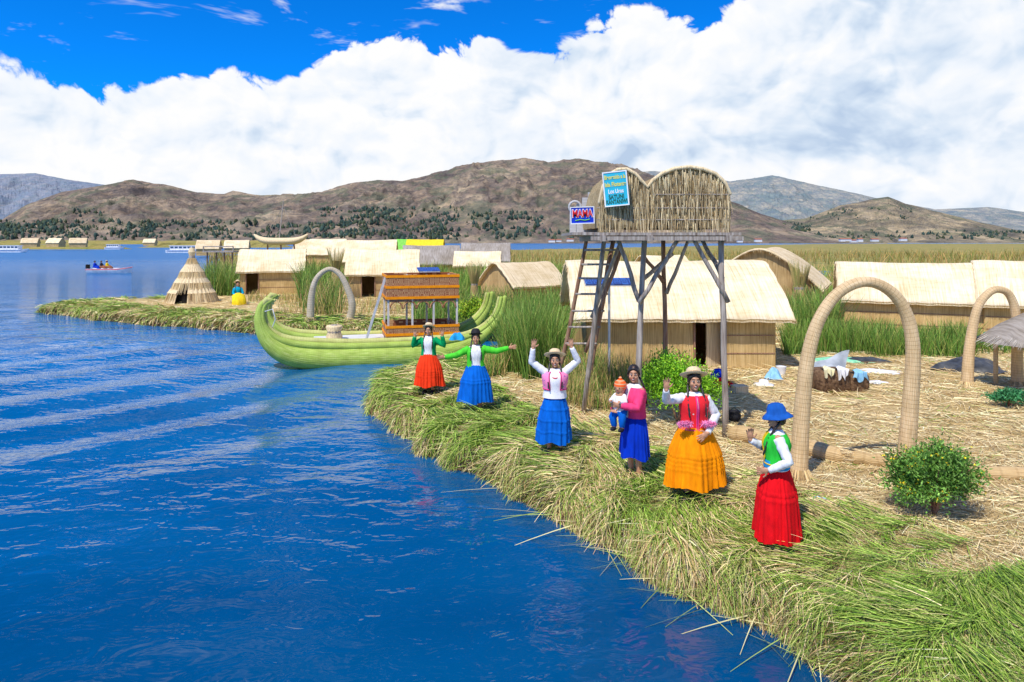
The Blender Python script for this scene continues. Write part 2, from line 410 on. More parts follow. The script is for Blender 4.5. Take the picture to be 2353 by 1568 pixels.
        hm=HM@Matrix.Translation((0,.025,.066))@Matrix.Rotation(-.2,4,'X')
        hh=MB();hh.lathe([(0,.08,.09),(-.004,.115,.125),(.012,.13,.14),(.014,.132,.142),(.004,.11,.12),(.006,.09,.1),(.05,.088,.096),(.095,.07,.075),(.112,.035,.04),(.115,0,0)],n=36,M=hm)
        ho=hh.build('hat',M['black'],root,True)
        bn=MB();bn.lathe([(.008,.0925,.1025),(.03,.091,.1)],n=32,M=hm);bn.build('hat_band',M['black'],ho,True)
    elif hat=='blue':
        hm=HM@Matrix.Translation((0,.015,.045))@Matrix.Rotation(.05,4,'X')
        hh=MB();hh.lathe([(-.005,.085,.095),(-.035,.14,.15),(-.042,.155,.165),(-.035,.155,.165),(.0,.115,.125),(.012,.1,.108),(.06,.095,.1),(.1,.075,.08),(.115,.04,.045),(.118,0,0)],n=40,M=hm,wob=lambda a,z:1+(.05 if z<.01 else .01)*math.sin(5*a+1))
        ho=hh.build('hat',M['bluehat'],root,True)
        fl=MB();fl.ell((-.09,-.03,.04),(.02,.025,.025),M=hm,n=8,m=6);fl.build('hat_flower',M['bluehat'],ho,True)
    if feet and not seat:
        for q in(-1,1):
            f=MB();f.tube([(q*.085,.03,.035),(q*.09,-.06,.035),(q*.1,-.145,.025)],[.042,.042,.033],10);f.build('shoe',M['black'],root,True)
    if extra: extra(root,HM)
    return root
M['eyew']=mat('eye_white',[(.8,.78,.75)],bs=0,rough=.3);M['lip']=mat('lips',[(.42,.1,.08)],bs=0,rough=.45)
M['straw']=mat('straw_hat',[(.6,.44,.24),(.8,.65,.42)],(1,1,8),30,3,.8,.4,.004);M['band']=cloth('brown_band',(.3,.12,.06))
M['bluehat']=cloth('blue_denim',(.01,.1,.42))
c_green=cloth('dark_green_knit',(.0,.36,.11));c_lgreen=cloth('bright_green_knit',(.09,.66,.04));c_orange=cloth('orange_skirt',(1.,.29,.0))
c_redor=cloth('orange_red_skirt',(.95,.05,.01));c_blue=cloth('blue_skirt',(.0,.13,.6));c_royal=cloth('royal_blue_skirt',(.0,.035,.5))
c_red=cloth('red_skirt',(.78,.004,.01));c_pinkv=spots('pink_vest_embroidered',(.9,.25,.48),(.1,.3,.35),(.35,.1,.4),17,.2)
c_mag=cloth('magenta_knit',(.88,.06,.2));c_redv=spots('red_vest_embroidered',(.78,.01,.02),(.8,.5,.5),(.55,.25,.2),15,.16)
c_gvest=cloth('green_vest',(.03,.6,.05));c_sky=cloth('sky_blue_sash',(.02,.33,.68));c_dots=spots('white_dotted_knit',(.82,.82,.86),(.66,.66,.75),(.68,.66,.75),40,.25)
c_yel=cloth('yellow_trim',(.75,.5,.02));c_trimp=cloth('pink_trim',(.75,.04,.22));c_yelsk=cloth('yellow_skirt',(.9,.65,.02));c_teal=cloth('teal_top',(.0,.35,.55))
def GP(px,py): 
    X,Y=at(px,py);return X,Y
X,Y=GP(985,905)
person('person in dark green cardigan and orange red skirt with both hands raised beside the boat',X,Y,.52,-.05,1.0,
 {'L':((-.34,-.04,1.06),(-.29,-.12,1.27),(.1,-.1,1),(0,-1,0),1),'R':((.35,-.04,1.07),(.32,-.1,1.28),(.05,-.1,1),(0,-1,0),-1)},
 dict(mat=c_redor,r=.33,hem=.18,waist=.9,n=24,tucks=(.55,.62,.69)),M['white'],dict(name='cardigan',mat=c_green,gap=1.25,sleeves=True,zlo=.84),hat='strawsmall')
X,Y=GP(1093,950)
person('person in bright green cardigan, blue skirt and black bowler hat with arms spread wide',X,Y,.52,.1,1.05,
 {'L':((-.37,-.08,1.09),(-.58,-.14,1.07),(-1,-.2,.1),(0,-1,0),1),'R':((.39,-.03,1.15),(.62,-.05,1.21),(1,0,.15),(0,-1,.1),-1)},
 dict(mat=c_blue,r=.33,hem=.22,waist=.92,n=20,tucks=(.4,.48)),M['white'],dict(name='cardigan',mat=c_lgreen,gap=1.1,sleeves=True,zlo=.84),hat='bowler',smile=False)
X,Y=GP(1275,1043)
def neck(root,HM):
    n=MB();n.tube([(.075*math.cos(a),-.03+.1*math.sin(a)-.02,1.2-.05*max(0,-math.sin(a))+.04*max(0,math.sin(a))) for a in [PI*2*i/24 for i in range(25)]],.008,6);n.build('necklace',c_redor,root,True)
person('person in pink embroidered vest over white knit with both arms raised overhead',X,Y,.52,-.03,1.06,
 {'L':((-.35,-.02,1.37),(-.33,-.08,1.58),(.15,-.1,1),(0,-1,0),1),'R':((.345,-.02,1.39),(.25,-.08,1.60),(-.15,-.1,1),(0,-1,0),-1)},
 dict(mat=c_blue,r=.26,hem=.18,waist=.84,n=18,tucks=(.25,.5,.75)),c_dots,dict(name='vest',mat=c_pinkv,gap=.9,zlo=.95,trim=c_trimp),hat='straw',girth=1.12,extra=neck)
X,Y=GP(1458,1105)
person('person in magenta pink cardigan and royal blue skirt holding a baby',X,Y,.52,math.radians(-62),1.07,
 {'L':((-.2,-.12,.98),(-.07,-.29,.95),(.7,-.5,-.1),(0,.2,1),-1),'R':((.2,-.12,1.0),(.09,-.29,1.03),(-.8,-.4,.0),(0,1,.2),1)},
 dict(mat=c_royal,r=.215,hem=.32,waist=.92,n=20),M['white'],dict(name='cardigan',mat=c_mag,gap=.5,sleeves=True,zlo=.84),hat=None,braids='back',yaw=math.radians(48),pitch=.05)
m_,nt_,b_=newmat('orange_striped_knit');s_=nt_.nodes.new('ShaderNodeSeparateXYZ');link(nt_,coord(nt_),s_.inputs[0])
link(nt_,mixc(nt_,mth(nt_,'GREATER_THAN',mth(nt_,'FRACT',mth(nt_,'MULTIPLY',s_.outputs['Z'],28.)),.72),(.95,.13,.01),(.6,.4,.2)),b_.inputs['Base Color']);c_knit=m_
def baby():
    c=Vector((X,Y,.5))+Matrix.Rotation(math.radians(-62),3,'Z')@Vector((-.02,-.24,1.15))
    root=thing('person','baby in orange knitted hat, white top and blue trousers held in arms','person',c,math.radians(-35));root.scale=(1.2,1.2,1.2)
    b=MB();b.ell((0,0,.16),(.062,.068,.075),n=16,m=10);b.ell((0,-.066,.15),(.01,.012,.01));b.tube([(0,0,-.1),(0,0,.08)],[.07,.055],12)
    for q in(-1,1):
        b.tube([(q*.05,0,.06),(q*.09,-.05,.0),(q*.06,-.11,.02)],[.026,.022,.016],8);b.ell((q*.055,-.125,.025),(.014,.018,.01))
        for j in range(4): b.tube([(q*(.045+.007*j),-.135,.025),(q*(.045+.008*j),-.155,.02)],.0045,5)
        b.tube([(q*(.045),-.125,.035),(q*.035,-.14,.035)],.005,5)
        b.tube([(q*.04,0,-.1),(q*.06,-.07,-.18),(q*.05,-.05,-.3)],[.04,.034,.026],8);b.ell((q*.05,-.08,-.31),(.022,.045,.02))
    b.remesh('body',M['skin'],root,.005,1)
    g=MB();g.lathe([(-.12,.08,.08),(-.04,.082,.08),(.05,.075,.07),(.085,.045,.045)],n=20)
    for q in(-1,1): g.tube([(q*.05,0,.06),(q*.09,-.05,.0),(q*.062,-.1,.02)],[.035,.032,.025],8)
    g.build('jumper',M['white'],root,True)
    g=MB();g.ell((0,0,-.12),(.085,.085,.06))
    for q in(-1,1):g.tube([(q*.04,0,-.1),(q*.06,-.07,-.18),(q*.05,-.05,-.27)],[.055,.048,.036],8)
    g.build('trousers',c_blue,root,True)
    for q in(-1,1):
        g=MB();g.ell((q*.05,-.075,-.312),(.03,.055,.027));g.build('shoe',M['black'],root,True)
        g=MB();g.ell((q*.024,-.064,.165),(.006,.004,.006));g.build('eye',M['black'],root,True)
    g=MB();g.ell((0,.01,.185),(.075,.078,.075));ho=g.build('hat',c_knit,root,True)
    g=MB();g.ell((0,.01,.27),.02);g.build('bobble',c_knit,ho,True)
    g=MB();g.tube([(-.012,-.062,.128),(0,-.067,.126),(.012,-.062,.128)],.004,5);g.build('lips',M['lip'],root)
baby()
X,Y=GP(1595,1147)
def poms(root,HM):
    for q in(-1,1):
        n=700;c=np.array([q*.14-.03,-.19,.93]);P=np.repeat(c[None],n,0)+np.clip(rng.normal(size=(n,3)),-1.8,1.8)*np.array([.042,.018,.013]);D=rng.normal(size=(n,3))
        o=strands('pompom',P,D,.035,.007,np.zeros((n,3)),pick([(1,.35,.6),(.95,.25,.5)],n),M['blade'],root,1);o['kind']='stuff'
person('person in red embroidered vest and orange skirt waving one hand, straw hat on head',X,Y,.52,.05,1.1,
 {'L':((-.36,-.08,1.19),(-.40,-.22,1.34),(0,-.15,1),(0,-1,0),1),'R':((.27,.0,.99),(.1,-.2,.83),(-.8,-.25,-.45),(0,1,0),-1)},
 dict(mat=c_orange,r=.355,hem=.18,waist=.9,n=26,tucks=(.5,.57,.64,.71)),M['white'],dict(name='vest',mat=c_redv,gap=.12,zlo=.84,trim=c_trimp),hat='straw',extra=poms,yaw=-.1)
X,Y=GP(1785,1250)
person('person in bright green vest, red skirt and blue hat facing away to the water',X,Y,.52,math.radians(-105),1.0,
 {'L':((-.2,-.12,1.0),(-.1,-.27,1.10),(.25,-.1,1),(1,0,0),1),'R':((.24,.1,.98),(.2,-.1,.86),(-.3,-1,-.2),(-1,0,0),1)},
 dict(mat=c_red,r=.30,hem=.07,waist=.88,n=22,tucks=(.35,.43),sash=c_sky),M['white'],dict(name='vest',mat=c_gvest,gap=.4,zlo=.9,trim=c_yel),hat='blue',braids='front',smile=False,pitch=.1)
rest={'L':((-.2,-.1,1.0),(-.1,-.3,.92),(.1,-1,-.1),(0,0,-1),-1),'R':((.2,-.1,1.0),(.1,-.3,.92),(-.1,-1,-.1),(0,0,-1),1)}
X,Y=GP(541,700)
person('small seated person in yellow skirt and teal top by the reed hut',X,Y+.3,.35,.5,1.25,rest,dict(mat=c_yelsk,r=.4,hem=.1),c_teal,hat='straw',seat=True,vox=.014)
# ---------------------------------------------------------------- ground
ISL=[(-26,37.4),(-23,35.4),(-19,32.8),(-14,30.4),(-10.6,28.8),(-6,28),(-2,27.3),(0.4,26),(0.5,22.8),(-1.3,21.4),(-2.8,19.9),(-3.75,18.2),(-3.15,15.3),(-1.8,12.9),(-1.0,11.6),(-.1,10.5),(.4,9.65),(.95,8.75),(1.5,8.1),(1.97,7.4),(2.32,6.95),(2.62,6.45),(2.95,5.8),(3.4,4.5),(3.8,2),(4.0,-8),(80,-8),(80,62),(-14,62),(-17,52),(-19,46),(-22,41.6),(-25.5,39.6)]
ISL=np.array(ISL)
def wig(P,amp=.24,n=6):
    out=[]
    for i in range(len(P)):
        a=P[i];b=P[(i+1)%len(P)];L=np.linalg.norm(b-a)
        for k in range(n):
            p=a+(b-a)*k/n
            if L<9: p=p+(np.array([vnoise(np.array([p[0]*1.5]),np.array([p[1]*1.5]),4)[0],vnoise(np.array([p[0]*1.5]),np.array([p[1]*1.5]),9)[0]])-.5)*2*amp
            out.append(p)
    return np.array(out)
ISL=wig(ISL)
def sdf(P,poly):
    x=P[:,0];y=P[:,1];best=np.full(len(P),1e9);ins=np.zeros(len(P),bool);n=len(poly)
    for i in range(n):
        a=poly[i];b=poly[(i+1)%n];e=b-a;L2=e@e
        if L2<1e-12: continue
        t=np.clip(((x-a[0])*e[0]+(y-a[1])*e[1])/L2,0,1)
        d=(x-a[0]-t*e[0])**2+(y-a[1]-t*e[1])**2
        best=np.minimum(best,d)
        c=((a[1]>y)!=(b[1]>y))
        xi=a[0]+(y-a[1])/(b[1]-a[1] if abs(b[1]-a[1])>1e-12 else 1e-12)*e[0]
        ins^=(c&(x<xi))
    return np.sqrt(best)*np.where(ins,1,-1)
def hgt(x,y,d):
    t=np.clip((d+.04)/.34,0,1);s=t*t*(3-2*t)
    h=-.12+(.50)*s+.13*np.clip((d-.25)/.9,0,1)
    h=h+ (fbm(x*1.1,y*1.1,3,2)-.5)*.13*np.clip(d/.4,0,1)+(fbm(x*3.5,y*3.5,3,5)-.5)*.15*np.clip(d/.15,0,1)*np.clip(1.6-d*.5,.4,1)
    return np.where(d<-.04,-.12+ (d+.04)*1.2,h)
def warp(rows,cols,y0,y1,u0,u1,off=3.):
    r=np.linspace(0,1,rows);Yr=np.exp(np.log(y0+off)+(np.log(y1+off)-np.log(y0+off))*r)-off
    U=np.linspace(u0,u1,cols);YY,UU=np.meshgrid(Yr,U,indexing='ij');XX=UU*(YY+off)
    i=np.arange(rows-1)[:,None]*cols+np.arange(cols-1)[None];i=i.ravel()
    Q=np.stack([i,i+1,i+cols+1,i+cols],1)
    return XX.ravel(),YY.ravel(),Q
m,nt,b=newmat('straw_ground')
v=coord(nt);n1=noise(nt,coord(nt,'Object',(9,26,9)),1,5,.7,1.5);n2=noise(nt,coord(nt,'Object',(30,8,9)),1,5,.7,1.5);n3=noise(nt,v,.5,3)
c=ramp(nt,n1,[(.34,.2,.07),(.74,.52,.22),(.94,.75,.40)],.35,.65);c2=ramp(nt,n2,[(.4,.25,.09),(.78,.58,.27),(.96,.79,.46)],.35,.65)
c=mixc(nt,.5,c,c2);c=mixc(nt,1.,c,ramp(nt,n3,[(.86,.85,.7),(1,1,1)]),'MULTIPLY')
at_=nt.nodes.new('ShaderNodeAttribute');at_.attribute_name='col';c=mixc(nt,1.,c,at_.outputs['Color'],'MULTIPLY')
g=nt.nodes.new('ShaderNodeNewGeometry');sp=nt.nodes.new('ShaderNodeSeparateXYZ');link(nt,g.outputs['Position'],sp.inputs[0])
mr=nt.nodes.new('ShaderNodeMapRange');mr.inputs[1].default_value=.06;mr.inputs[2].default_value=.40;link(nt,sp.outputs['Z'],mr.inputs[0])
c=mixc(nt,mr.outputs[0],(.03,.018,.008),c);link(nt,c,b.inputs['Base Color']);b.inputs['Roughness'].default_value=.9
bump(nt,b,mth(nt,'ADD',n1,n2),1.,.04);M['ground']=m
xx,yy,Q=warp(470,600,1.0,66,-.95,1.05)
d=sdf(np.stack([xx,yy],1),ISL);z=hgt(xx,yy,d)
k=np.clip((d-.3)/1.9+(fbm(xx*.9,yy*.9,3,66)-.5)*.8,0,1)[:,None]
tag(npmesh('ground',np.stack([xx,yy,z],1),Q,M['ground'],col=np.array([[.38,.44,.24]])*(1-k)+k*np.ones((1,3)),smooth=True),kind='structure')  # greener near the edge; also darkened there, painting shadowed gaps between strands
def gh(x,y):
    P=np.stack([x,y],1);dd=sdf(P,ISL);return hgt(x,y,dd),dd
MAR=wig(np.array([(-15,48),(-22,56),(-36,84),(-52,120),(-70,165),(-60,190),(-30,215),(40,330),(150,520),(420,900),(900,1050),(1500,1050),(1500,300),(300,40),(60,30),(20,50)],float),.5,4)
HOLE=np.array([(33,74),(44,72),(47,84),(40,92),(34,88)],float)
m,nt,b=newmat('marsh_ground');v=coord(nt,'Object',(.05,.25,1));n1=noise(nt,v,1,5);n2=noise(nt,coord(nt,'Object',(1.5,.6,1)),1,5)
c=mixc(nt,.5,ramp(nt,n1,[(.14,.17,.025),(.34,.25,.06),(.46,.29,.09)]),ramp(nt,n2,[(.09,.13,.02),(.36,.31,.08)]))
link(nt,c,b.inputs['Base Color']);b.inputs['Roughness'].default_value=.95;bump(nt,b,n2,1,.2);M['marsh']=m
xx,yy,Q=warp(240,420,28,1060,-.7,1.3,2)
P=np.stack([xx,yy],1);d=np.minimum(sdf(P,MAR),-sdf(P,HOLE))
z=np.clip(d*.5,-.4,.25)+np.clip(d/6,0,1)*(fbm(xx*.2,yy*.2,4,3))*.9*np.clip((yy-55)/60,0,1)
tag(npmesh('marsh',np.stack([xx,yy,z],1),Q,M['marsh'],smooth=True),kind='structure')
# water
m,nt,b=newmat('lake_water')
w1=noise(nt,coord(nt,'Object',(.5,.75,1)),1.,2,.4,.5);w2=noise(nt,coord(nt,'Object',(1.7,2.6,1)),1.,3,.55,.6);w3=noise(nt,coord(nt,'Object',(.7,1.6,1)),1.,4,.65,.2)
gg=nt.nodes.new('ShaderNodeNewGeometry');sq=nt.nodes.new('ShaderNodeSeparateXYZ');link(nt,gg.outputs['Position'],sq.inputs[0])
fr_=nt.nodes.new('ShaderNodeMapRange');fr_.inputs[1].default_value=10;fr_.inputs[2].default_value=60;fr_.inputs[3].default_value=.15;fr_.inputs[4].default_value=3.6;link(nt,sq.outputs['Y'],fr_.inputs[0])
h=mth(nt,'ADD',mth(nt,'ADD',mth(nt,'MULTIPLY',w1,.8),mth(nt,'MULTIPLY',w2,.34)),mth(nt,'MULTIPLY',w3,fr_.outputs[0]))
bump(nt,b,h,1.,.085)
rg=nt.nodes.new('ShaderNodeMapRange');rg.inputs[1].default_value=30;rg.inputs[2].default_value=160;rg.inputs[3].default_value=.02;rg.inputs[4].default_value=.32;link(nt,sq.outputs['Y'],rg.inputs[0]);link(nt,rg.outputs[0],b.inputs['Roughness'])
n=noise(nt,coord(nt,'Object',(.12,.3,1)),1,2)
mr=nt.nodes.new('ShaderNodeMapRange');mr.inputs[1].default_value=4.5;mr.inputs[2].default_value=24;link(nt,sq.outputs['Y'],mr.inputs[0])
c=mixc(nt,mr.outputs[0],ramp(nt,n,[(.0,.04,.12),(.0,.068,.18)]),ramp(nt,n,[(.0,.11,.30),(.003,.16,.40)]))
link(nt,c,b.inputs['Base Color'])
b.inputs['IOR'].default_value=1.36;b.inputs['Specular IOR Level'].default_value=.6
M['water']=m
xx,yy,Q=warp(640,520,-2,9000,-1.7,1.7,8)
sgn=xx*.8-yy*.6
wt=np.clip((-xx-1.5)/5,0,1)*np.clip((yy-10)/4,0,1)*np.clip((34-yy)/12,0,1)
z=wt*.075*np.sin(sgn*2*PI/2.8+2.0*fbm(xx*.12,yy*.12,2,8))*(.35+fbm(xx*.25,yy*.25,2,77))+ (fbm(xx*.5,yy*.7,2,6)-.5)*.025*np.clip((60-yy)/40,0,1)
tag(npmesh('water',np.stack([xx,yy,z],1),Q,M['water'],smooth=True),kind='structure')
# ---------------------------------------------------------------- mountains
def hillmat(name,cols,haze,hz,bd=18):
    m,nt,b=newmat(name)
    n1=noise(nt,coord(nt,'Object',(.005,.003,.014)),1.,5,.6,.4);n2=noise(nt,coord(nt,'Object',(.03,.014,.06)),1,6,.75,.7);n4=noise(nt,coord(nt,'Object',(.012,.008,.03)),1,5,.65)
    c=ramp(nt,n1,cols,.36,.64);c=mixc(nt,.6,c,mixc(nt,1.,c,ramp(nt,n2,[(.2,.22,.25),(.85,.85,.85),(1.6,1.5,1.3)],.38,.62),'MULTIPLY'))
    c=mixc(nt,mth(nt,'MULTIPLY',ramp(nt,n4,[(0,0,0),(1,1,1)],.5,.58),.55),c,(.10,.13,.045));c=mixc(nt,hz,c,haze)  # distance haze painted into the hill base colour, set per layer
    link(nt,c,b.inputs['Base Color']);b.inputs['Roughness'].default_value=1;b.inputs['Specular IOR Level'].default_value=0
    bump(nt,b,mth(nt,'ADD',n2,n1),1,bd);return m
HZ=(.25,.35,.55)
def hills(name,pts,Yn,Yr,mt,seed,amp=.3,k=1.):
    px=np.array([p[0] for p in pts],float);py=np.array([p[1] for p in pts],float)
    nu=1000;nv=110;U=np.linspace(px[0],px[-1],nu);tt=np.linspace(0,1.25,nv)
    UU,TT=np.meshgrid(U,tt,indexing='ij');Yd=Yn+(Yr-Yn)*TT
    Rz=(HY-np.interp(UU,px,py))/F*Yr
    X=(UU-CX)/F*Yd
    sh=np.where(TT<1,np.clip(TT,0,1)**1.15,1-(TT-1)*1.2)
    wx=X+120*(fbm(X/300.,Yd/300.,2,seed+50)-.5)
    rn=fbm(wx/230.,Yd/520.,5,seed,True)-.55; rn2=fbm(wx/48.,Yd/90.,4,seed+3,True)-.5
    env=np.sin(np.clip(TT,0,1)*PI)**.7
    Z=Rz*(sh+amp*rn*env)+rn2*Rz*.19*(.12+env)*k
    Z=np.where(TT<=0,-3,Z)
    V=np.stack([X,Yd,Z],2).reshape(-1,3)
    i=(np.arange(nu-1)[:,None]*nv+np.arange(nv-1)[None]).ravel();Q=np.stack([i,i+nv,i+nv+1,i+1],1)
    tag(npmesh(name,V,Q,mt,smooth=True),kind='structure');return V.reshape(nu,nv,3),UU,TT
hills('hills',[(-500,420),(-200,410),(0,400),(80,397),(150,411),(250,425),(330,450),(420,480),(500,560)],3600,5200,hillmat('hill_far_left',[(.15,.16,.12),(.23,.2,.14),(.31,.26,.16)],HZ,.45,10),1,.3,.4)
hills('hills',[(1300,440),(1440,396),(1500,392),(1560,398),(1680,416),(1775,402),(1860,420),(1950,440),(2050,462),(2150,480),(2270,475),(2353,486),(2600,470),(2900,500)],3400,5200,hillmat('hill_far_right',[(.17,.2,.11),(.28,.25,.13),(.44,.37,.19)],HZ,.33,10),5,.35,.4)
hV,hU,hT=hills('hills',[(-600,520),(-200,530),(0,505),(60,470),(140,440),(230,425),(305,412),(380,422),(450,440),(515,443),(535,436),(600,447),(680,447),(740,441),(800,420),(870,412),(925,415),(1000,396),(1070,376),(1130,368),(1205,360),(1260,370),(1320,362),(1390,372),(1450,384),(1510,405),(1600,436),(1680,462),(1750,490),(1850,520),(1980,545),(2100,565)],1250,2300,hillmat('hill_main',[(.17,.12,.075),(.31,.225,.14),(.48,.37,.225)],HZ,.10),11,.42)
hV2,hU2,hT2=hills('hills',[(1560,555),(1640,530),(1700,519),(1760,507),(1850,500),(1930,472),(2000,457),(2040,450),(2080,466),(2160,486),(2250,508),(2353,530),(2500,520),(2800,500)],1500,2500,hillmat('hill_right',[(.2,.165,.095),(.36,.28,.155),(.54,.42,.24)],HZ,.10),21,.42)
def wood(V,UU,TT,zones,n,seed):
    Vf=V.reshape(-1,3);u=UU.ravel();t=TT.ravel()
    py=HY-(Vf[:,2]-CZ)/Vf[:,1]*F
    w=np.zeros(len(u))
    for (a,b_,c_,d_,k) in zones: w=np.maximum(w,k*((u>a)&(u<b_)&(py>c_)&(py<d_)))
    nz=fbm(u/26.,py/8.,4,seed);w=w*(np.clip((nz-.48)*12,0,1)+.05)*(t<1)
    w/=w.sum();idx=rng.choice(len(u),n,p=w);P=Vf[idx]+rng.normal(size=(n,3))*np.array([7,5,0]);return P
P=np.concatenate([wood(hV,hU,hT,[(-400,620,508,552,1.),(620,780,515,552,.5),(740,1060,478,550,1.5),(1080,1240,485,552,1.3),(1240,1420,530,552,.4),(500,780,535,552,.5),(150,240,480,500,.5)],6500,3),
   wood(hV2,hU2,hT2,[(1650,1860,512,552,1.3),(1860,2353,532,552,.3),(1850,2100,480,505,.2)],1900,8)])
n=len(P);hs=rng.uniform(3.5,9.5,n);a=np.linspace(0,2*PI,6)[:-1]
ring=lambda r,zf:np.stack([P[:,0:1]+hs[:,None]*r*np.cos(a)[None]*rng.uniform(.6,1.4,(n,5)),P[:,1:2]+hs[:,None]*r*np.sin(a)[None],P[:,2:3]-2+hs[:,None]*zf*np.ones((1,5))*rng.uniform(.85,1.15,(n,5))],2)
V=np.concatenate([ring(.3,0),ring(.42,.4),ring(.25,.8),ring(.03,1.05)],1).reshape(-1,3)
bq=[]
for lv in range(3):
    for j in range(5): bq.append([lv*5+j,lv*5+(j+1)%5,(lv+1)*5+(j+1)%5,(lv+1)*5+j])
Qs=(np.arange(n)[:,None,None]*20+np.array(bq)[None]).reshape(-1,4)
col=np.repeat(pick([(.035,.065,.055),(.05,.08,.06),(.07,.09,.05)],n),20,axis=0)
o=npmesh('distant_wood',V,Qs,M['tree'],col=col);tag(o,'dark green trees scattered over the lower mountain slopes','trees',kind='stuff')
M['hwall']=mat('house_wall',[(.75,.72,.66)],bs=0);M['hroof']=mat('house_roof',[(.35,.14,.08)],bs=0)
for i,px in enumerate((1268,1284,1310,1360,1700,1742,1935,1948,1962,1976,2010,2075)):
    Y=1180+(i%3)*25;hz_=random.uniform(3,5);hw_=random.uniform(3.5,6.5)
    hr_=thing('house','tiny pale house among the trees on the far lake shore','house',(gx(px,Y),Y,2+(i%4)*.8),0,'tiny houses on the far shore')
    m=MB();m.box((0,0,hz_/2),(hw_*2,7,hz_));m.build('wall',M['hwall'],hr_)
    m=MB();m.add([(-hw_-.4,-4,hz_),(hw_+.4,-4,hz_),(hw_+.4,4,hz_),(-hw_-.4,4,hz_),(-hw_-.4,0,hz_+2),(hw_+.4,0,hz_+2)],[(0,1,5,4),(3,4,5,2),(0,4,3),(1,2,5),(0,3,2,1)]);m.build('roof',M['hroof'],hr_)
def strip(x0,x1,y0,y1,hh):
    mb=MB();nx=60
    P=[];Qf=[]
    for i in range(nx+1):
        x=x0+(x1-x0)*i/nx;e=min(1,min(i,nx-i)/5);hz=hh*e*(.6+.6*random.random())
        P+=[(x,y0,-.1),(x,y0+(y1-y0)*.3,hz),(x,y1,hz*.9),(x,y1+2,-.1)]
    for i in range(nx):
        for j in range(3):Qf.append((i*4+j,(i+1)*4+j,(i+1)*4+j+1,i*4+j+1))
    mb.add(P,Qf);tag(mb.build('reed_bed',M['marsh']),kind='structure')
strip(gx(-300,330),gx(250,330),330,350,2.4);strip(gx(310,420),gx(640,420),420,450,2.8);strip(gx(-200,900),gx(700,900),900,960,5)
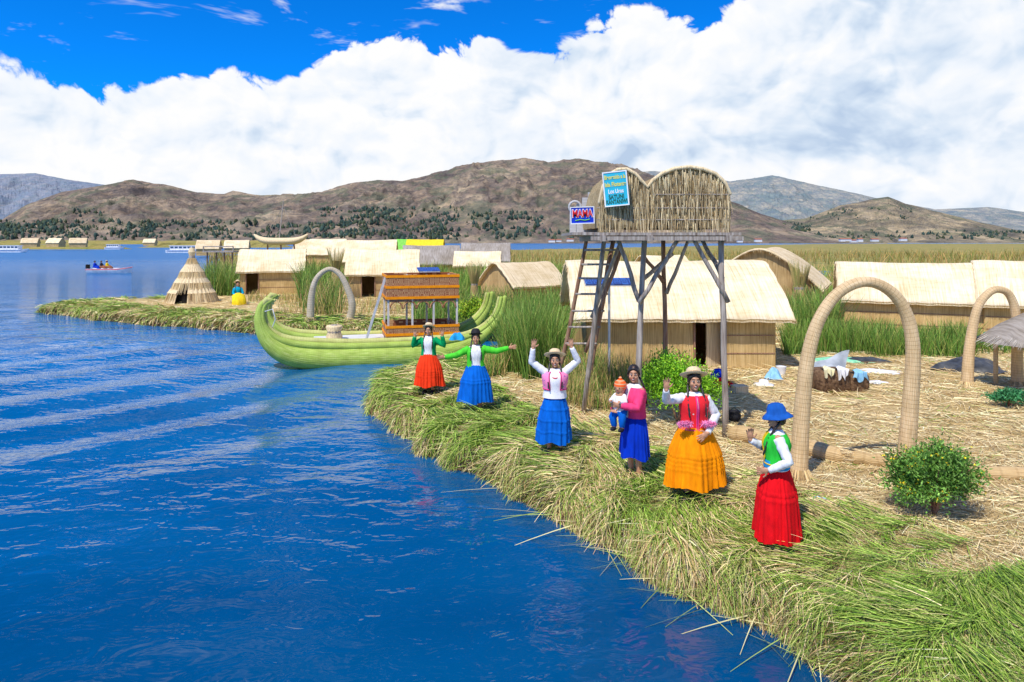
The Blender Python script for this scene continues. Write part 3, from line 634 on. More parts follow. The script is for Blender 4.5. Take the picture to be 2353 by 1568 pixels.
# ---------------------------------------------------------------- huts
FOOT=[]
def hut(label,cx,cy,w,d,wh,rh,rz=0,door=None,roof='roof',wall='wall',oh=.3,ohx=.25,p=1.2,z0=GZ,group=None,fringe=False,leaf=False,name='reed_hut'):
    root=thing(name,label,'hut',(cx,cy,z0-.03),rz,group);FOOT.append((cx,cy,w+1,d+1,rz))
    ez=wh-.1
    def rz_at(tt):
        a_=math.sqrt(tt*tt+.012)-.11
        return rh-(rh-ez)*max(0,a_/.896)**p
    m=MB();t=.06;fy=-d/2
    if door:
        dx,dw,dh=door;xl=dx-dw/2;xr=dx+dw/2
        m.box(((-w/2+xl)/2,fy,wh/2),(xl+w/2,t,wh));m.box(((w/2+xr)/2,fy,wh/2),(w/2-xr,t,wh))
        if dh<wh:m.box((dx,fy,(wh+dh)/2),(dw,t,wh-dh))
    else: m.box((0,fy,wh/2),(w,t,wh))
    m.box((0,d/2,wh/2),(w,t,wh))
    for q in(-1,1):
        x=q*(w/2-.002)
        pr_=[(-d/2,0),(d/2,0)]+[(y_,max(wh*.9,rz_at(y_/(d/2+oh))-.07)) for y_ in [d/2*(1-k/7) for k in range(15)]]
        vs=[(x-t/2*q,a,b_) for a,b_ in pr_];vs+=[(v[0]+t*q,v[1],v[2]) for v in vs];n=len(pr_)
        m.add(vs,[tuple(range(n)),tuple(range(n,2*n))]+[(i,(i+1)%n,n+(i+1)%n,n+i) for i in range(n)])
    wo=m.build('wall',M[wall],root)
    m=MB()
    for zb_ in (.3,.62): m.box((0,fy-.035,wh*zb_) if not door else ((xr+w/2)/2,fy-.035,wh*zb_),(w*.99 if not door else (w/2-xr)*.98,.02,.025))
    m.build('binding_cord',M['woodr'],wo)
    if door:
        f=MB()
        for x in(xl,xr): f.bar((x,fy-.05,0),(x,fy-.05,dh),.05)
        f.bar((xl-.03,fy-.05,dh),(xr+.03,fy-.05,dh),.05);f.build('door_frame',M['woodr'],root)
        if leaf:
            f=MB();f.box((xr-dw*.27,fy+.25,dh*.48),(dw*.55,.04,dh*.94),rz=.35);f.build('door',M['straws'],root)
    R=MB();nt_=25;nx=34;top=[];sd_=random.uniform(0,60)
    for i in range(nx+1):
        u=i/nx;x=-w/2-ohx+(w+2*ohx)*u
        for j in range(nt_):
            tt=-1+2*j/(nt_-1);y=tt*(d/2+oh)
            zc=rz_at(tt)-.06*math.sin(PI*u)*(1-abs(tt))+.045*(float(fbm(np.array([x*1.1+sd_]),np.array([y*1.2]),2,5)[0])-.5)
            endc=max(0,1-min(u,1-u)*nx/1.6);zc-=.03*endc
            if j in(0,nt_-1): zc+=random.uniform(-.02,.01)
            top.append((x+(random.uniform(-.03,.03) if i in(0,nx) else 0),y,zc))
    N=len(top);bot=[(a,b*.985,c-.08) for a,b,c in top];fs=[]
    for i in range(nx):
        for j in range(nt_-1):
            a=i*nt_+j;fs.append((a,a+nt_,a+nt_+1,a+1));fs.append((N+a,N+a+1,N+a+nt_+1,N+a+nt_))
    for i in range(nx):
        for j in(0,nt_-1):
            a=i*nt_+j;fs.append((a,a+nt_,N+a+nt_,N+a))
    for j in range(nt_-1):
        for i in(0,nx):
            a=i*nt_+j;fs.append((a,a+1,N+a+1,N+a))
    R.add(top+bot,fs);ro=R.build('roof',M[roof],root,True)
    if fringe:
        n=600;x=rng.uniform(-w/2-ohx,w/2+ohx,n);sd=np.where(rng.random(n)<.8,-1,1)
        P=np.stack([x,sd*(d/2+oh-.03),np.full(n,ez-.0)],1);D=np.stack([rng.normal(size=n)*.15,sd*.5,-np.ones(n)],1)
        q=strands('eave_fringe',P,D,rng.uniform(.04,.11,n),.016,np.zeros((n,3)),pick([(.84,.68,.42),(.7,.53,.3)],n),M['blade'],ro,1);q['kind']='stuff'
        for e in(-1,1):
            n=260;tt=rng.uniform(-1,1,n);P=np.stack([np.full(n,e*(w/2+ohx-.02)),tt*(d/2+oh),np.array([rz_at(q_) for q_ in tt])-.05],1)
            D=np.stack([e*.3+rng.normal(size=n)*.2,rng.normal(size=n)*.2,-np.ones(n)],1)
            q=strands('gable_fringe',P,D,rng.uniform(.06,.2,n),.018,np.zeros((n,3)),pick([(.72,.55,.3),(.55,.4,.2)],n),M['blade'],ro,1);q['kind']='stuff'
    return root
hut('large reed hut with pale roof and open doorway behind the watchtower',4.5,20.2,5.0,4.0,1.5,2.9,.0,(.75,.8,1.4),fringe=True,leaf=True,ohx=.42,oh=.4)
hut('gabled reed hut behind the reeds, right of the watchtower',12.2,32.5,5.6,4.6,1.5,3.15,math.radians(62),None,roof='roofb',wall='wallb',p=1.3,fringe=True)
hut('long reed hut with straight ridge standing behind the big near arch',15.4,26.2,4.9,3.6,1.35,2.66,-.40,None,fringe=True)
hut('reed hut cut by the right edge of the frame behind the small arch',19.3,24.3,4.4,4.0,1.35,2.75,math.radians(-30),None,roof='roof',fringe=True)
hut('reed hut with dark red doorway next to the conical reed shelter',gx(612,44),45.3,3.7,3.0,1.6,2.95,.25,(-1.15,.75,1.4))
hut('reed hut with black doorway left of the boat cabin',gx(872,42),43.5,4.0,3.2,1.5,2.95,.12,(-.85,.8,1.35),wall='wallb')
hut('small low gabled reed hut in the reeds between boat cabin and watchtower',gx(1200,37),38.5,3.6,2.8,1.1,2.3,math.radians(40),None,roof='roofb',wall='wallb')
hut('reed hut with plain pale roof just behind the black doorway hut',gx(830,64),66,5.5,4,1.6,3.6,.1,None)
hut('grey roofed hut standing in the reeds behind the boat cabin',gx(985,60),62,4.6,4,1.5,3.1,.15,None,roof='roofg',wall='wallb',p=1.7)
hut('low hut with pale front roof, grey hut behind it',gx(1095,58),60,3.6,3,1.4,2.6,0,None,roof='roof')
hut('dull grey roofed hut right of the low pale hut',gx(1115,72),74,4.8,4,1.4,3.3,0,None,roof='roofg',wall='wallb',p=1.7)
hut('small pale hut seen between the legs of the watchtower',gx(1535,50),52,3.2,3,1.2,2.4,.3,None)
for i,(px,Y,w,lab) in enumerate([(70,300,6,'tiny straw hut nearest the left edge of the frame'),(128,300,6,'tiny straw hut second from the left on the far reeds'),(180,290,6,'tiny straw hut third from the left on the far reeds'),
    (345,380,6,'tiny straw hut on the far reeds before the white tour boat'),(480,170,5,'tiny straw hut above the reed watch platform at left'),(545,190,6,'tiny straw hut beneath the raised reed boat'),(720,110,5,'small straw hut right of the raised reed boat'),(755,95,4.6,'small straw hut left of the pale roof hut')]):
    hut(lab,gx(px,Y),Y,w,4,1.8,3.9,random.uniform(-.4,.4),None,z0=.4 if Y<200 else 1.5,roof='roof' if i%2 else 'roofb')
M['yroof']=mat('yellow_roof',[(.8,.6,.02)],ns=3);M['groof']=mat('green_roof',[(.2,.55,.08)],ns=3)
hut('far hut with bright yellow roof above the reeds',gx(978,120),120,6,5,2,3.9,0,None,roof='yroof',z0=.4)
hut('far hut with green roof beside the yellow roofed one',gx(930,130),130,2.6,4,2,4.0,0,None,roof='groof',z0=.4)
X,Y=gx(437,38),38.2
root=thing('conical_shelter','conical reed shelter with tied top on the tip of the island','shelter',(X,Y,.45))
m=MB()
prof=[(0,1.38,1.38),(.55,1.15,1.15),(.6,1.22,1.22),(1.1,.86,.86),(1.15,.93,.93),(1.7,.56,.56),(1.75,.62,.62),(2.3,.26,.26),(2.5,.16,.16),(2.6,.13,.13),(2.85,.2,.2),(3.1,.12,.12)]
lo=[p for p in prof if p[0]<1.16]
m.lathe(lo,n=60,gap=.5,wob=lambda a,z:1+.03*math.sin(31*a));m.lathe([p for p in prof if p[0]>=1.1],n=60,wob=lambda a,z:1+.03*math.sin(31*a));m.build('thatch_wall',M['straws'],root)
m=MB();m.lathe([(0,1.0,1.0),(1.3,.55,.55)],n=24);m.build('inner_shade_cone',M['dark'],root)  # near-black cone painting the shade seen through the shelter opening
n=2600;a=rng.uniform(0,2*PI,n);lv=rng.integers(0,4,n);zt=np.array([.62,1.17,1.77,2.5])[lv];r=np.array([1.2,.92,.6,.2])[lv]
keep=~((np.abs((a+PI/2+PI)%(2*PI)-PI)<.26)&(lv<1));a=a[keep];zt=zt[keep];r=r[keep];n=len(a)
P=np.stack([r*np.cos(a),r*np.sin(a),zt],1);D=np.stack([np.cos(a)*.42,np.sin(a)*.42,-np.ones(n)],1)
q=strands('thatch_fringe',P,D,rng.uniform(.35,.7,n),.03,np.zeros((n,3)),pick([(.75,.58,.32),(.55,.4,.2),(.85,.7,.42)],n),M['blade'],root,2);q['kind']='stuff'
m=MB();m.tube([(0,0,2.5),(0,0,2.62)],.16,12);m.build('binding',M['wood'],root,True)
def bundle(label,x,y,h,r):
    root=thing('reed_bundle',label,'reed bundle',(x,y,.45),0)
    m=MB();m.lathe([(0,r*1.3,r*1.3),(h*.4,r,r),(h*.6,r*.75,r*.75),(h*.8,r,r)],n=20,wob=lambda a,z:1+.06*math.sin(9*a));m.build('stalks',M['wallb'],root,True)
    n=260;a=rng.uniform(0,2*PI,n);P=np.stack([r*.6*np.cos(a),r*.6*np.sin(a),np.full(n,h*.55)],1);D=np.stack([np.cos(a)*.25,np.sin(a)*.25,np.ones(n)],1)
    q=strands('tips',P,D,rng.uniform(h*.3,h*.55,n),.03,np.zeros((n,3)),pick([(.55,.42,.18),(.33,.34,.1)],n),M['blade'],root,1);q['kind']='stuff'
    m=MB();m.tube([(0,0,h*.58),(0,0,h*.62)],r*.8,14);m.build('binding',M['wood'],root,True)
bundle('tall standing reed bundle beside the gabled hut at right',gx(1838,28.5),28.5,2.5,.27)
bundle('standing reed bundle between the two left huts',gx(772,40),40,2.9,.3)
bundle('thin standing reed bundle right of the boat cabin',gx(1090,34),34,2.2,.22)
# ---------------------------------------------------------------- arches
def cr(P,n):
    out=[];P=[P[0]*2-P[1]]+P+[P[-1]*2-P[-2]]
    for i in range(1,len(P)-2):
        for k in range(n):
            t=k/n;a,b,c,d=P[i-1],P[i],P[i+1],P[i+2]
            out.append(.5*((2*b)+(c-a)*t+(2*a-5*b+4*c-d)*t*t+(3*b-a-3*c+d)*t**3))
    out.append(P[-2]);return out
def arch(label,pp,y,r0,rt,mt):
    A=[Vector((gx(a,y),0,zz(b,y)-.45)) for a,b in pp];A[0].z=.0;A[-1].z=.0
    cx=(A[0].x+A[-1].x)/2
    root=thing('reed_arch',label,'arch',(cx,y,.45))
    pts=cr([p-Vector((cx,0,0)) for p in A],7);top=max(p.z for p in pts)
    m=MB();m.tube(pts,[rt+(r0-rt)*(1-p.z/top)**.8 for p in pts],22,cap=True);m.build('bound_reeds',mt,root,True)
    n=120
    for e in(pts[0],pts[-1]):
        a=rng.uniform(0,2*PI,n);P=np.stack([e.x+np.cos(a)*r0,np.sin(a)*r0,np.full(n,.2)],1);D=np.stack([np.cos(a)*.6,np.sin(a)*.6,-np.ones(n)],1)
        s=strands('base_straw',P,D,.22,.014,np.zeros((n,3)),pick([(.75,.58,.3),(.6,.43,.2)],n),M['blade'],root,1);s['kind']='stuff'
arch('large near reed arch bound with rings, right of the people',[(1835,1090),(1842,960),(1855,830),(1880,740),(1925,675),(1985,648),(2040,665),(2080,715),(2098,800),(2092,930),(2078,1110)],9.8,.125,.075,M['arch'])
arch('smaller reed arch near the right edge of the frame',[(2222,890),(2228,800),(2245,712),(2272,674),(2298,666),(2322,682),(2336,740),(2338,870)],15.9,.13,.08,M['arch'])
arch('greyish reed arch on the far shore behind the boat',[(713,730),(716,680),(728,640),(755,619),(780,630),(798,662),(809,700),(803,745)],29.3,.17,.1,M['archgrey'])
# ---------------------------------------------------------------- reed boat
yaw=math.radians(15)
root=thing('reed_boat','large green reed boat with twin curled prows and a patterned cabin','boat',(gx(594,21),21.0,0),yaw)
HP=[(.26,2.08,.07),(.1,1.95,.1),(.03,1.7,.13),(.04,1.4,.17),(.14,1.1,.22),(.35,.78,.28),(.7,.5,.34),(1.2,.32,.38),(1.9,.22,.41),(2.8,.17,.43),(4,.16,.43),(5,.18,.41),(5.8,.26,.37),(6.5,.45,.3),(7.1,.8,.22),(7.5,1.2,.16),(7.72,1.6,.12),(7.82,2.0,.08)]
def smooth(L,n=4):
    v=cr([Vector((a,b,c)) for a,b,c in L],n);return [(p.x,p.y,p.z) for p in v]
for dy in(0,1.9):
    P=smooth(HP);m=MB();m.tube([(x,dy,z) for x,z,r in P],[r for x,z,r in P],26);m.build('hull_bundle',M['boat'],root,True)
    for off,rr,up in((-.16,.12,.40),(.06,.11,.52)):
        pts=[];rad=[]
        for x,z,r in P:
            k=min(1,r/.4);kk=max(0,(k-.2)/.8);pts.append((x+(.13 if x<3.5 else -.13)*(1-kk)*(1 if up<.45 else 1.6),dy+off*k,z+up*kk));rad.append(max(.035,rr*(.3+.7*k)))
        m=MB();m.tube(pts,rad,14);m.build('gunwale',M['boatrim'] if up>.45 else M['boat'],root,True)
    m=MB();m.tube([(.16,dy,1.98),(.24,dy,2.1),(.36,dy,2.08),(.42,dy,1.98)],[.1,.1,.075,.04],12);m.build('prow_tip',M['boatrim'],root,True)
m=MB();m.tube([(.2,-.1,1.75),(.42,-.14,1.82),(.5,-.1,1.5),(.4,0,1.25)],.014,6);m.build('mooring_rope',M['white'],root,True)
M['deck']=mat('pale_deck',[(.55,.55,.55),(.75,.75,.73)],(3,20,1),1,3,.7,.2)
m=MB();m.box((4.1,.95,.66),(5.0,1.5,.08));m.build('deck',M['deck'],root)
x0,x1,y0,y1=3.95,6.2,.1,1.75;pm=patt('woven_pattern',(.26,.08,.03),(.55,.32,.15));ob=mat('orange_band',[(1.,.3,.0)],ns=9,bs=.2);pst=mat('pale_post',[(.62,.57,.52)],(20,20,2),1)
for x in(x0,(x0+x1)/2-.35,(x0+x1)/2+.35,x1):
    for y in(y0,y1): 
        p=MB();p.bar((x,y,.6),(x,y,2.75),.06);p.build('cabin_post',pst,root)
def panel(z0,z1,bands):
    m=MB();zc=(z0+z1)/2;h=z1-z0
    m.box(((x0+x1)/2,y0-.05,zc),(x1-x0+.1,.04,h));m.box(((x0+x1)/2,y1+.05,zc),(x1-x0+.1,.04,h));m.box((x0-.05,(y0+y1)/2,zc),(.04,y1-y0+.06,h));m.box((x1+.05,(y0+y1)/2,zc),(.04,y1-y0+.06,h))
    o=m.build('woven_panel',pm,root)
    for i in range(bands):
        zc=z0+.04+(z1-z0-.08)*i/(bands-1);m=MB();hb=.085
        m.box(((x0+x1)/2,y0-.075,zc),(x1-x0+.16,.014,hb));m.box(((x0+x1)/2,y1+.075,zc),(x1-x0+.16,.014,hb));m.box((x0-.075,(y0+y1)/2,zc),(.014,y1-y0+.12,hb));m.box((x1+.075,(y0+y1)/2,zc),(.014,y1-y0+.12,hb))
        m.build('orange_band',ob,o)
panel(.58,1.16,3);panel(2.02,2.8,3)
m=MB();m.box(((x0+x1)/2,(y0+y1)/2,1.96),(x1-x0+.1,y1-y0+.05,.06));m.build('upper_floor',M['woodr'],root)
for i in range(5):
    m=MB();xc=x0+.25+i*.44
    m.tube([(xc+.2*math.cos(a),y0-.02,1.72+.22*math.sin(a)) for a in [PI*j/8 for j in range(9)]],.028,6);m.build('fringe_arch',pm,root,True)
A=Vector((3.25,.2,.66));B=Vector((3.9,.35,2.75))
for q in(0,.32): 
    l=MB();l.bar(A+Vector((0,q,0)),B+Vector((0,q,0)),.05);l.build('ladder_rail',M['metal'],root)
for i in range(9):
    p=A.lerp(B,(i+.5)/9);l=MB();l.bar(p,p+Vector((0,.32,0)),.035);l.build('ladder_rung',M['metal'],root)
M['solar']=patt('solar_cells',(.01,.04,.2),(.03,.12,.42),(6,6,6))
sp=thing('solar_panel','small blue solar panel lying on the boat cabin','solar panel',(gx(983,23.6),23.8,2.92),yaw)
m=MB();m.box((0,0,0),(.75,.55,.03),rx=.2);m.build('cells',M['solar'],sp);m=MB();m.bar((-.36,-.27,-.07),(.36,-.27,-.07),.035);m.bar((-.36,.27,.04),(.36,.27,.04),.035);m.build('frame',M['metal'],sp)
sb=thing('straw_bundle','round tied straw stool on the boat deck','straw stool',(gx(768,22.3),22.3,.7))
m=MB();m.lathe([(0,.22,.22),(.1,.26,.26),(.25,.2,.2),(.4,.27,.27),(.46,.24,.24),(.45,0,0)],n=26,wob=lambda a,z:1+.04*math.sin(13*a));m.build('straw',M['straws'],sb,True)
m=MB();m.tube([(0,0,.22),(0,0,.28)],.215,16);m.build('binding',M['wood'],sb,True)
# ---------------------------------------------------------------- watchtower
root=thing('watchtower','wooden watchtower on slanted poles topped by a thatched fish shaped cabin','watchtower',(2.7,13.4,.45))
def pole(a,b,r,mt,name='post'):
    m=MB();a=Vector(a);b=Vector(b);pts=[a.lerp(b,i/5)+Vector((random.uniform(-.018,.018),random.uniform(-.01,.01),0))*(0<i<5) for i in range(6)];m.tube(pts,[r*(1-.03*i+random.uniform(-.05,.05)) for i in range(6)],10,cap=False);return m.build(name,mt,root,True,world=True)
def base(px,Y): return Vector((gx(px,Y),Y,.42))
pole(base(1667,11.85),T(1657,538,11.9),.058,M['wood']);pole(base(1458,12.2),T(1482,538,12.2),.058,M['wood'])
pole(base(1530,14.9),T(1524,545,14.7),.055,M['woodr']);pole(base(1345,15.1),T(1412,540,15),.055,M['woodr']);pole(base(1278,15.6),T(1352,528,15),.05,M['woodr']);pole(base(1340,13.6),T(1390,538,13),.05,M['wood'])
for a,b,mt in(((1585,533,11.85),(1674,695,11.82),'wood'),((1568,535,12.0),(1468,697,12.1),'wood'),((1418,542,12.2),(1468,692,12.15),'wood'),((1580,556,14.4),(1532,675,14.7),'wood'),((1545,585,13.8),(1480,640,13),'wood'),((1612,545,12.6),(1660,640,12),'wood'),((1425,560,13.6),(1360,730,14),'wood'),((1480,590,14.5),(1525,650,14.7),'woodr')):
    pole(T(*b),T(*a),.043,M[mt],'brace')
for py in(575,608,640,676,715,752,790):
    t=(py-528)/(905-528);xl=1352-74*t*1.0;pole(T(xl,py,15),T(xl+78-10*t,py,14.6),.026,M['wood'],'rung')
pole(T(1426,575,14.6),T(1345,810,14.6),.045,M['woodr'],'ladder_rail')
for i in range(15):
    y=11.75+i*.24;m=MB();m.box(((1.45+3.9)/2+random.uniform(-.08,.08),y,4.03+random.uniform(-.01,.01)),(2.5,.2,.05));m.build('plank',M['wood'],root,world=True)
for x in(1.55,2.35,3.7):
    m=MB();m.bar((x,11.6,3.95),(x,15.2,3.95),.1,.1);m.build('beam',M['wood'],root,world=True)
m=MB();m.bar((1.35,11.68,3.95),(3.95,11.68,3.95),.07,.09);m.build('beam',M['wood'],root,world=True)
m=MB();m.box((1.3,13.2,4.035),(.5,2.6,.05));m.build('plank',M['wood'],root,world=True)
pr=[(1372,524),(1370,500),(1378,465),(1386,430),(1400,402),(1420,390),(1440,389),(1460,400),(1476,418),(1488,431),(1500,415),(1522,399),(1550,388),(1585,384),(1617,389),(1645,400),(1666,420),(1677,445),(1680,480),(1678,524)]
m=MB();ny=8;fr=[];
for k in range(ny+1):
    y=11.85+2.3*k/ny
    for px,py in pr:
        p=T(px,py,11.85);fr.append((p.x,y,p.z+random.uniform(-.01,.01)))
n=len(pr);fs=[tuple(range(n))]
for k in range(ny):
    for j in range(n):
        fs.append((k*n+j,k*n+(j+1)%n,(k+1)*n+(j+1)%n,(k+1)*n+j))
fs.append(tuple(ny*n+j for j in range(n))[::-1]);m.add(fr,fs);cab=m.build('thatched_cabin',M['thatch'],root,world=True)
m=MB();m.tube([T(px,py,11.82) for px,py in pr[2:-2]],.035,8);m.build('rim_roll',M['straws'],cab,True,world=True)
for py in(447,478,505):
    m=MB();m.tube([T(1372 if py>470 else 1500,py,11.80),T(1678,py,11.80)],.01,5);m.build('stitching_cord',M['wood'],cab,world=True)
n=3200;ii=rng.uniform(2,len(pr)-3,n);i0=ii.astype(int);f=(ii-i0)[:,None];pa=np.array(pr,float);pp=pa[i0]*(1-f)+pa[i0+1]*f
drop=rng.random(n);Yq=11.80
X3=(pp[:,0]-CX)/F*Yq;Zt=CZ-(pp[:,1]-HY)/F*Yq;Zq=Zt-drop*(Zt-4.2)
P=np.stack([X3,np.full(n,Yq)+rng.uniform(-.01,.03,n),Zq],1)-np.array([[2.7,13.4,.45]]);D=np.stack([rng.normal(size=n)*.06,-.06*np.ones(n),-np.ones(n)],1)
q=strands('loose_reeds',P,D,rng.uniform(.1,.35,n),.014,np.zeros((n,3)),pick([(.68,.53,.3),(.46,.34,.17),(.8,.66,.4),(.26,.18,.09)],n),M['blade'],cab,1);q['kind']='stuff'
def flat(name,c): return mat(name,[c],ns=2,bs=0,rough=.5)
M['txtw']=flat('white_paint',(.85,.85,.85));M['txtr']=flat('red_paint',(.8,.02,.03));M['txtk']=flat('dark_paint',(.02,.12,.08));M['txty']=flat('yellow_paint',(.8,.72,.15))
def text(body,size,mt,parent,loc,rot=(PI/2,0,0),bold=0,name='lettering'):
    c=bpy.data.curves.new(name,'FONT');c.body=body;c.size=size;c.align_x='CENTER';c.align_y='CENTER';c.extrude=.002;c.offset=bold
    o=bpy.data.objects.new(name,c);COL.objects.link(o);dg=bpy.context.evaluated_depsgraph_get();me=bpy.data.meshes.new_from_object(o.evaluated_get(dg))
    bpy.data.objects.remove(o);me.materials.clear();me.materials.append(mt);o=bpy.data.objects.new(name,me);COL.objects.link(o)
    o.location=loc;o.rotation_euler=rot;o.parent=parent
    return o,(max(v.co.x for v in me.vertices)-min(v.co.x for v in me.vertices))
def fit(body,size,mt,parent,loc,width,bold=0):
    o,w=text(body,size,mt,parent,loc,bold=bold);o.scale=(width/w,1,1);return o
c=T(1415,434,11.70)
s=thing('sign','light blue welcome sign with lettering hanging on the watchtower cabin','sign',c,0);s.rotation_euler=(0,math.radians(-5),math.radians(-14))
m=MB();m.box((0,0,0),(.42,.02,.6));b=m.build('board',flat('cyan_board',(.03,.48,.66)),s)
m=MB()
for (cx_,cz_,w_,h_) in((0,.29,.42,.02),(0,-.29,.42,.02),(-.2,0,.02,.56),(.2,0,.02,.56)): m.box((cx_,-.012,cz_),(w_,.012,h_))
m.build('border',M['txtw'],s)
for body,zc,col in(('Bienvenido a la',.2,'txty'),('Isla Flotante',.075,'txty'),('Los Uros',-.045,'txtw'),('SATUNI',-.14,'txtk'),('KANTANIWI',-.225,'txtk')):
    fit(body,.1,M[col],s,(0,-.014,zc),.36 if body!='SATUNI' and body!='Los Uros' else .26,.003)
c=T(1338,495,11.9)
s=thing('sign','dark blue sign with red lettering on the platform left end','sign',c,0);s.rotation_euler=(0,math.radians(-2),0)
m=MB();m.box((0,0,0),(.42,.03,.3));m.build('board',flat('blue_board',(.005,.04,.55)),s)
m=MB()
for (cx_,cz_,w_,h_) in((0,.142,.42,.016),(0,-.142,.42,.016),(-.202,0,.016,.27),(.202,0,.016,.27)): m.box((cx_,-.017,cz_),(w_,.012,h_))
m.build('border',M['txtw'],s)
fit('MAMA',.185,M['txtw'],s,(0,-.018,.025),.375,.013);fit('MAMA',.175,M['txtr'],s,(0,-.026,.025),.35,.004)
m=MB();m.tube([(-.12,-.02,-.09),(-.04,-.02,-.075),(.04,-.02,-.09),(.12,-.02,-.075)],.01,6);m.build('painted_leaf',M['groof'],s)
c=T(1345,500,14.2)
s=thing('stepped_ornament','grey stepped ornament with round opening behind the dark blue sign','ornament',(c.x,c.y,4.06))
M['grey']=mat('grey_boards',[(.42,.41,.42),(.58,.58,.58)],(2,2,20),2)
m=MB()
for i,(x_,h_) in enumerate(((-.26,.3),(-.12,.42),(.0,.55),(.12,.66),(.24,.78))): m.box((x_,.001*i,h_/2+.1),(.13,.05,h_+.2))
m.build('steps',M['grey'],s);m=MB();m.tube([(-.22+.12*math.cos(a),-.05,.55+.12*math.sin(a)) for a in [2*PI*i/16 for i in range(17)]],.025,6);m.build('ring',M['grey'],s,True)
c=T(1400,650,16.2);s=thing('solar_panel','tilted solar panel on a grey pole in front of the large hut','solar panel',(c.x,c.y,.45))
m=MB();m.tube([(0,0,0),(0,0,c.z-.5)],.03,8);m.build('pole',M['metal'],s)
m=MB();m.box((0,0,c.z-.42),(1.15,.5,.03),rx=math.radians(14));m.build('cells',M['solar'],s);m=MB();m.box((0,0,c.z-.445),(1.19,.54,.02),rx=math.radians(14));m.build('frame',M['metal'],s)
# ---------------------------------------------------------------- raised boat and platform (left)
Y=75;X=gx(645,Y)
root=thing('raised_reed_boat','reed boat with mast raised on a timber stand above the left huts','boat',(X,Y,.3))
m=MB();L=2.9;pts=[];rad=[]
zb=zz(555,Y)-.3
for i in range(15):
    t=-1+2*i/14;pts.append((L*t,0,zb+.55*t**4*1.3));rad.append((.12+.28*(1-t**4),.6*(1-t**4)+.1))
m.tube(pts,[(r[1],r[0]) for r in rad],14,ref=(0,1,0));m.build('hull',M['straws'],root,True)
m=MB();m.tube([(-.2,0,zb),(.3,0,zb+4.4)],.06,6);m.build('mast',M['wood'],root)
for p in((-1.5,0,zb+.2),(1.8,0,zb+.2)):
    m=MB();m.tube([p,(.25,0,zb+4)],.02,4);m.build('stay_rope',M['wood'],root)
for x_ in(-1.6,0,1.6):
    m=MB();m.tube([(x_,.5,0),(x_*.9,0,zb-.2)],.09,6);m.build('post',M['woodr'],root)
Y=60;root=thing('timber_platform','small open timber platform left of the red door hut','platform',(gx(505,Y),Y,.35))
for x_ in(-1.1,-.3,.4,1.1):
    m=MB();m.tube([(x_,0,0),(x_,0,2.6)],.07,6);m.build('post',M['woodr'],root)
m=MB();m.box((0,.4,2.65),(2.7,1.6,.12));m.build('deck',M['wood'],root)
m=MB();m.bar((-1.3,-.3,3.1),(1.3,-.3,3.1),.08);m.bar((-1.3,-.3,2.7),(-1.3,-.3,3.1),.08);m.bar((1.3,-.3,2.7),(1.3,-.3,3.1),.08);m.build('railing',M['wood'],root)
def launch(label,px,Y,L,name='tour_boat'):
    root=thing(name,label,'boat',(gx(px,Y),Y,0))
    wt=flat('boat_white',(.8,.82,.85))
    m=MB();m.add([(-L/2,-1.1,0),(L*.42,-1.1,0),(L/2+.6,0,.1),(L*.42,1.1,0),(-L/2,1.1,0),(-L/2,-1.3,1.),(L*.42,-1.3,1.1),(L/2+1.4,0,1.4),(L*.42,1.3,1.1),(-L/2,1.3,1.)],[(0,1,6,5),(1,2,7,6),(2,3,8,7),(3,4,9,8),(4,0,5,9),(5,6,7,8,9),(0,4,3,2,1)]);m.build('hull',wt,root)
    m=MB();m.box((-.3,0,1.7),(L*.72,2.1,1.35));cb=m.build('cabin',wt,root)
    for i in range(6):
        m=MB();m.box((-.3-L*.3+i*L*.12,-1.06,1.85),(L*.09,.04,.6));m.build('window',M['bwin'],cb)
    m=MB();m.box((-.3,0,2.45),(L*.78,2.3,.12));m.build('roof',M['txtw'],root)
    m=MB();m.box((0,-1.31,.75),(L*.9,.03,.14));m.build('stripe',M['boatblue'],root)
M['bwin']=flat('boat_window',(.05,.1,.18));M['boatblue']=flat('boat_blue',(.05,.2,.5))
launch('white tour boat with blue stripe at the left edge of the frame',22,240,11)
launch('white tour boat with blue stripe left of the raised reed boat',425,230,12)
launch('small white boat behind the second tiny hut at far left',262,330,8)
Y=84;X=gx(253,Y)
root=thing('motorboat','small white open motorboat with red trim crossing the water at left','boat',(X,Y,0))
m=MB();L=2.6
rim=[(-L,-.75,.55),(L*.5,-.8,.6),(L*.85,-.45,.72),(L*1.05,0,.85),(L*.85,.45,.72),(L*.5,.8,.6),(-L,.75,.55)];low=[(x*.95,y*.7,-.05) for x,y,z in rim];inn=[(x*.96,y*.85,.45) for x,y,z in rim];n=7
m.add(rim+low+inn,[(i,(i+1)%n,n+(i+1)%n,n+i) for i in range(n)]+[(i,(i+1)%n,2*n+(i+1)%n,2*n+i) for i in range(n)]+[tuple(range(2*n,3*n))]);m.build('hull',M['txtw'],root)
m=MB();m.tube([(x,y*1.03,z-.12) for x,y,z in rim],.03,5);m.build('red_stripe',M['txtr'],root)
m=MB();m.box((-2.75,0,.7),(.35,.35,.7));m.build('outboard_motor',M['dark'],root)
for i,(dx,tp,lab,kk) in enumerate(((-1.9,c_royal,'person in blue seated at the stern of the motorboat',M['black']),(-1.1,M['black'],'person in black seated second from the stern of the motorboat',M['black']),(-.4,c_yelsk,'person in yellow seated nearest the bow of the motorboat',M['band']))):
    person(lab,X+dx,Y,.25,PI/2,1.15,rest,dict(mat=M['band'] if i else c_royal,r=.3,hem=.2),tp,hat='strawsmall' if i==2 else None,braids=False,seat=True,vox=.02,smile=False)
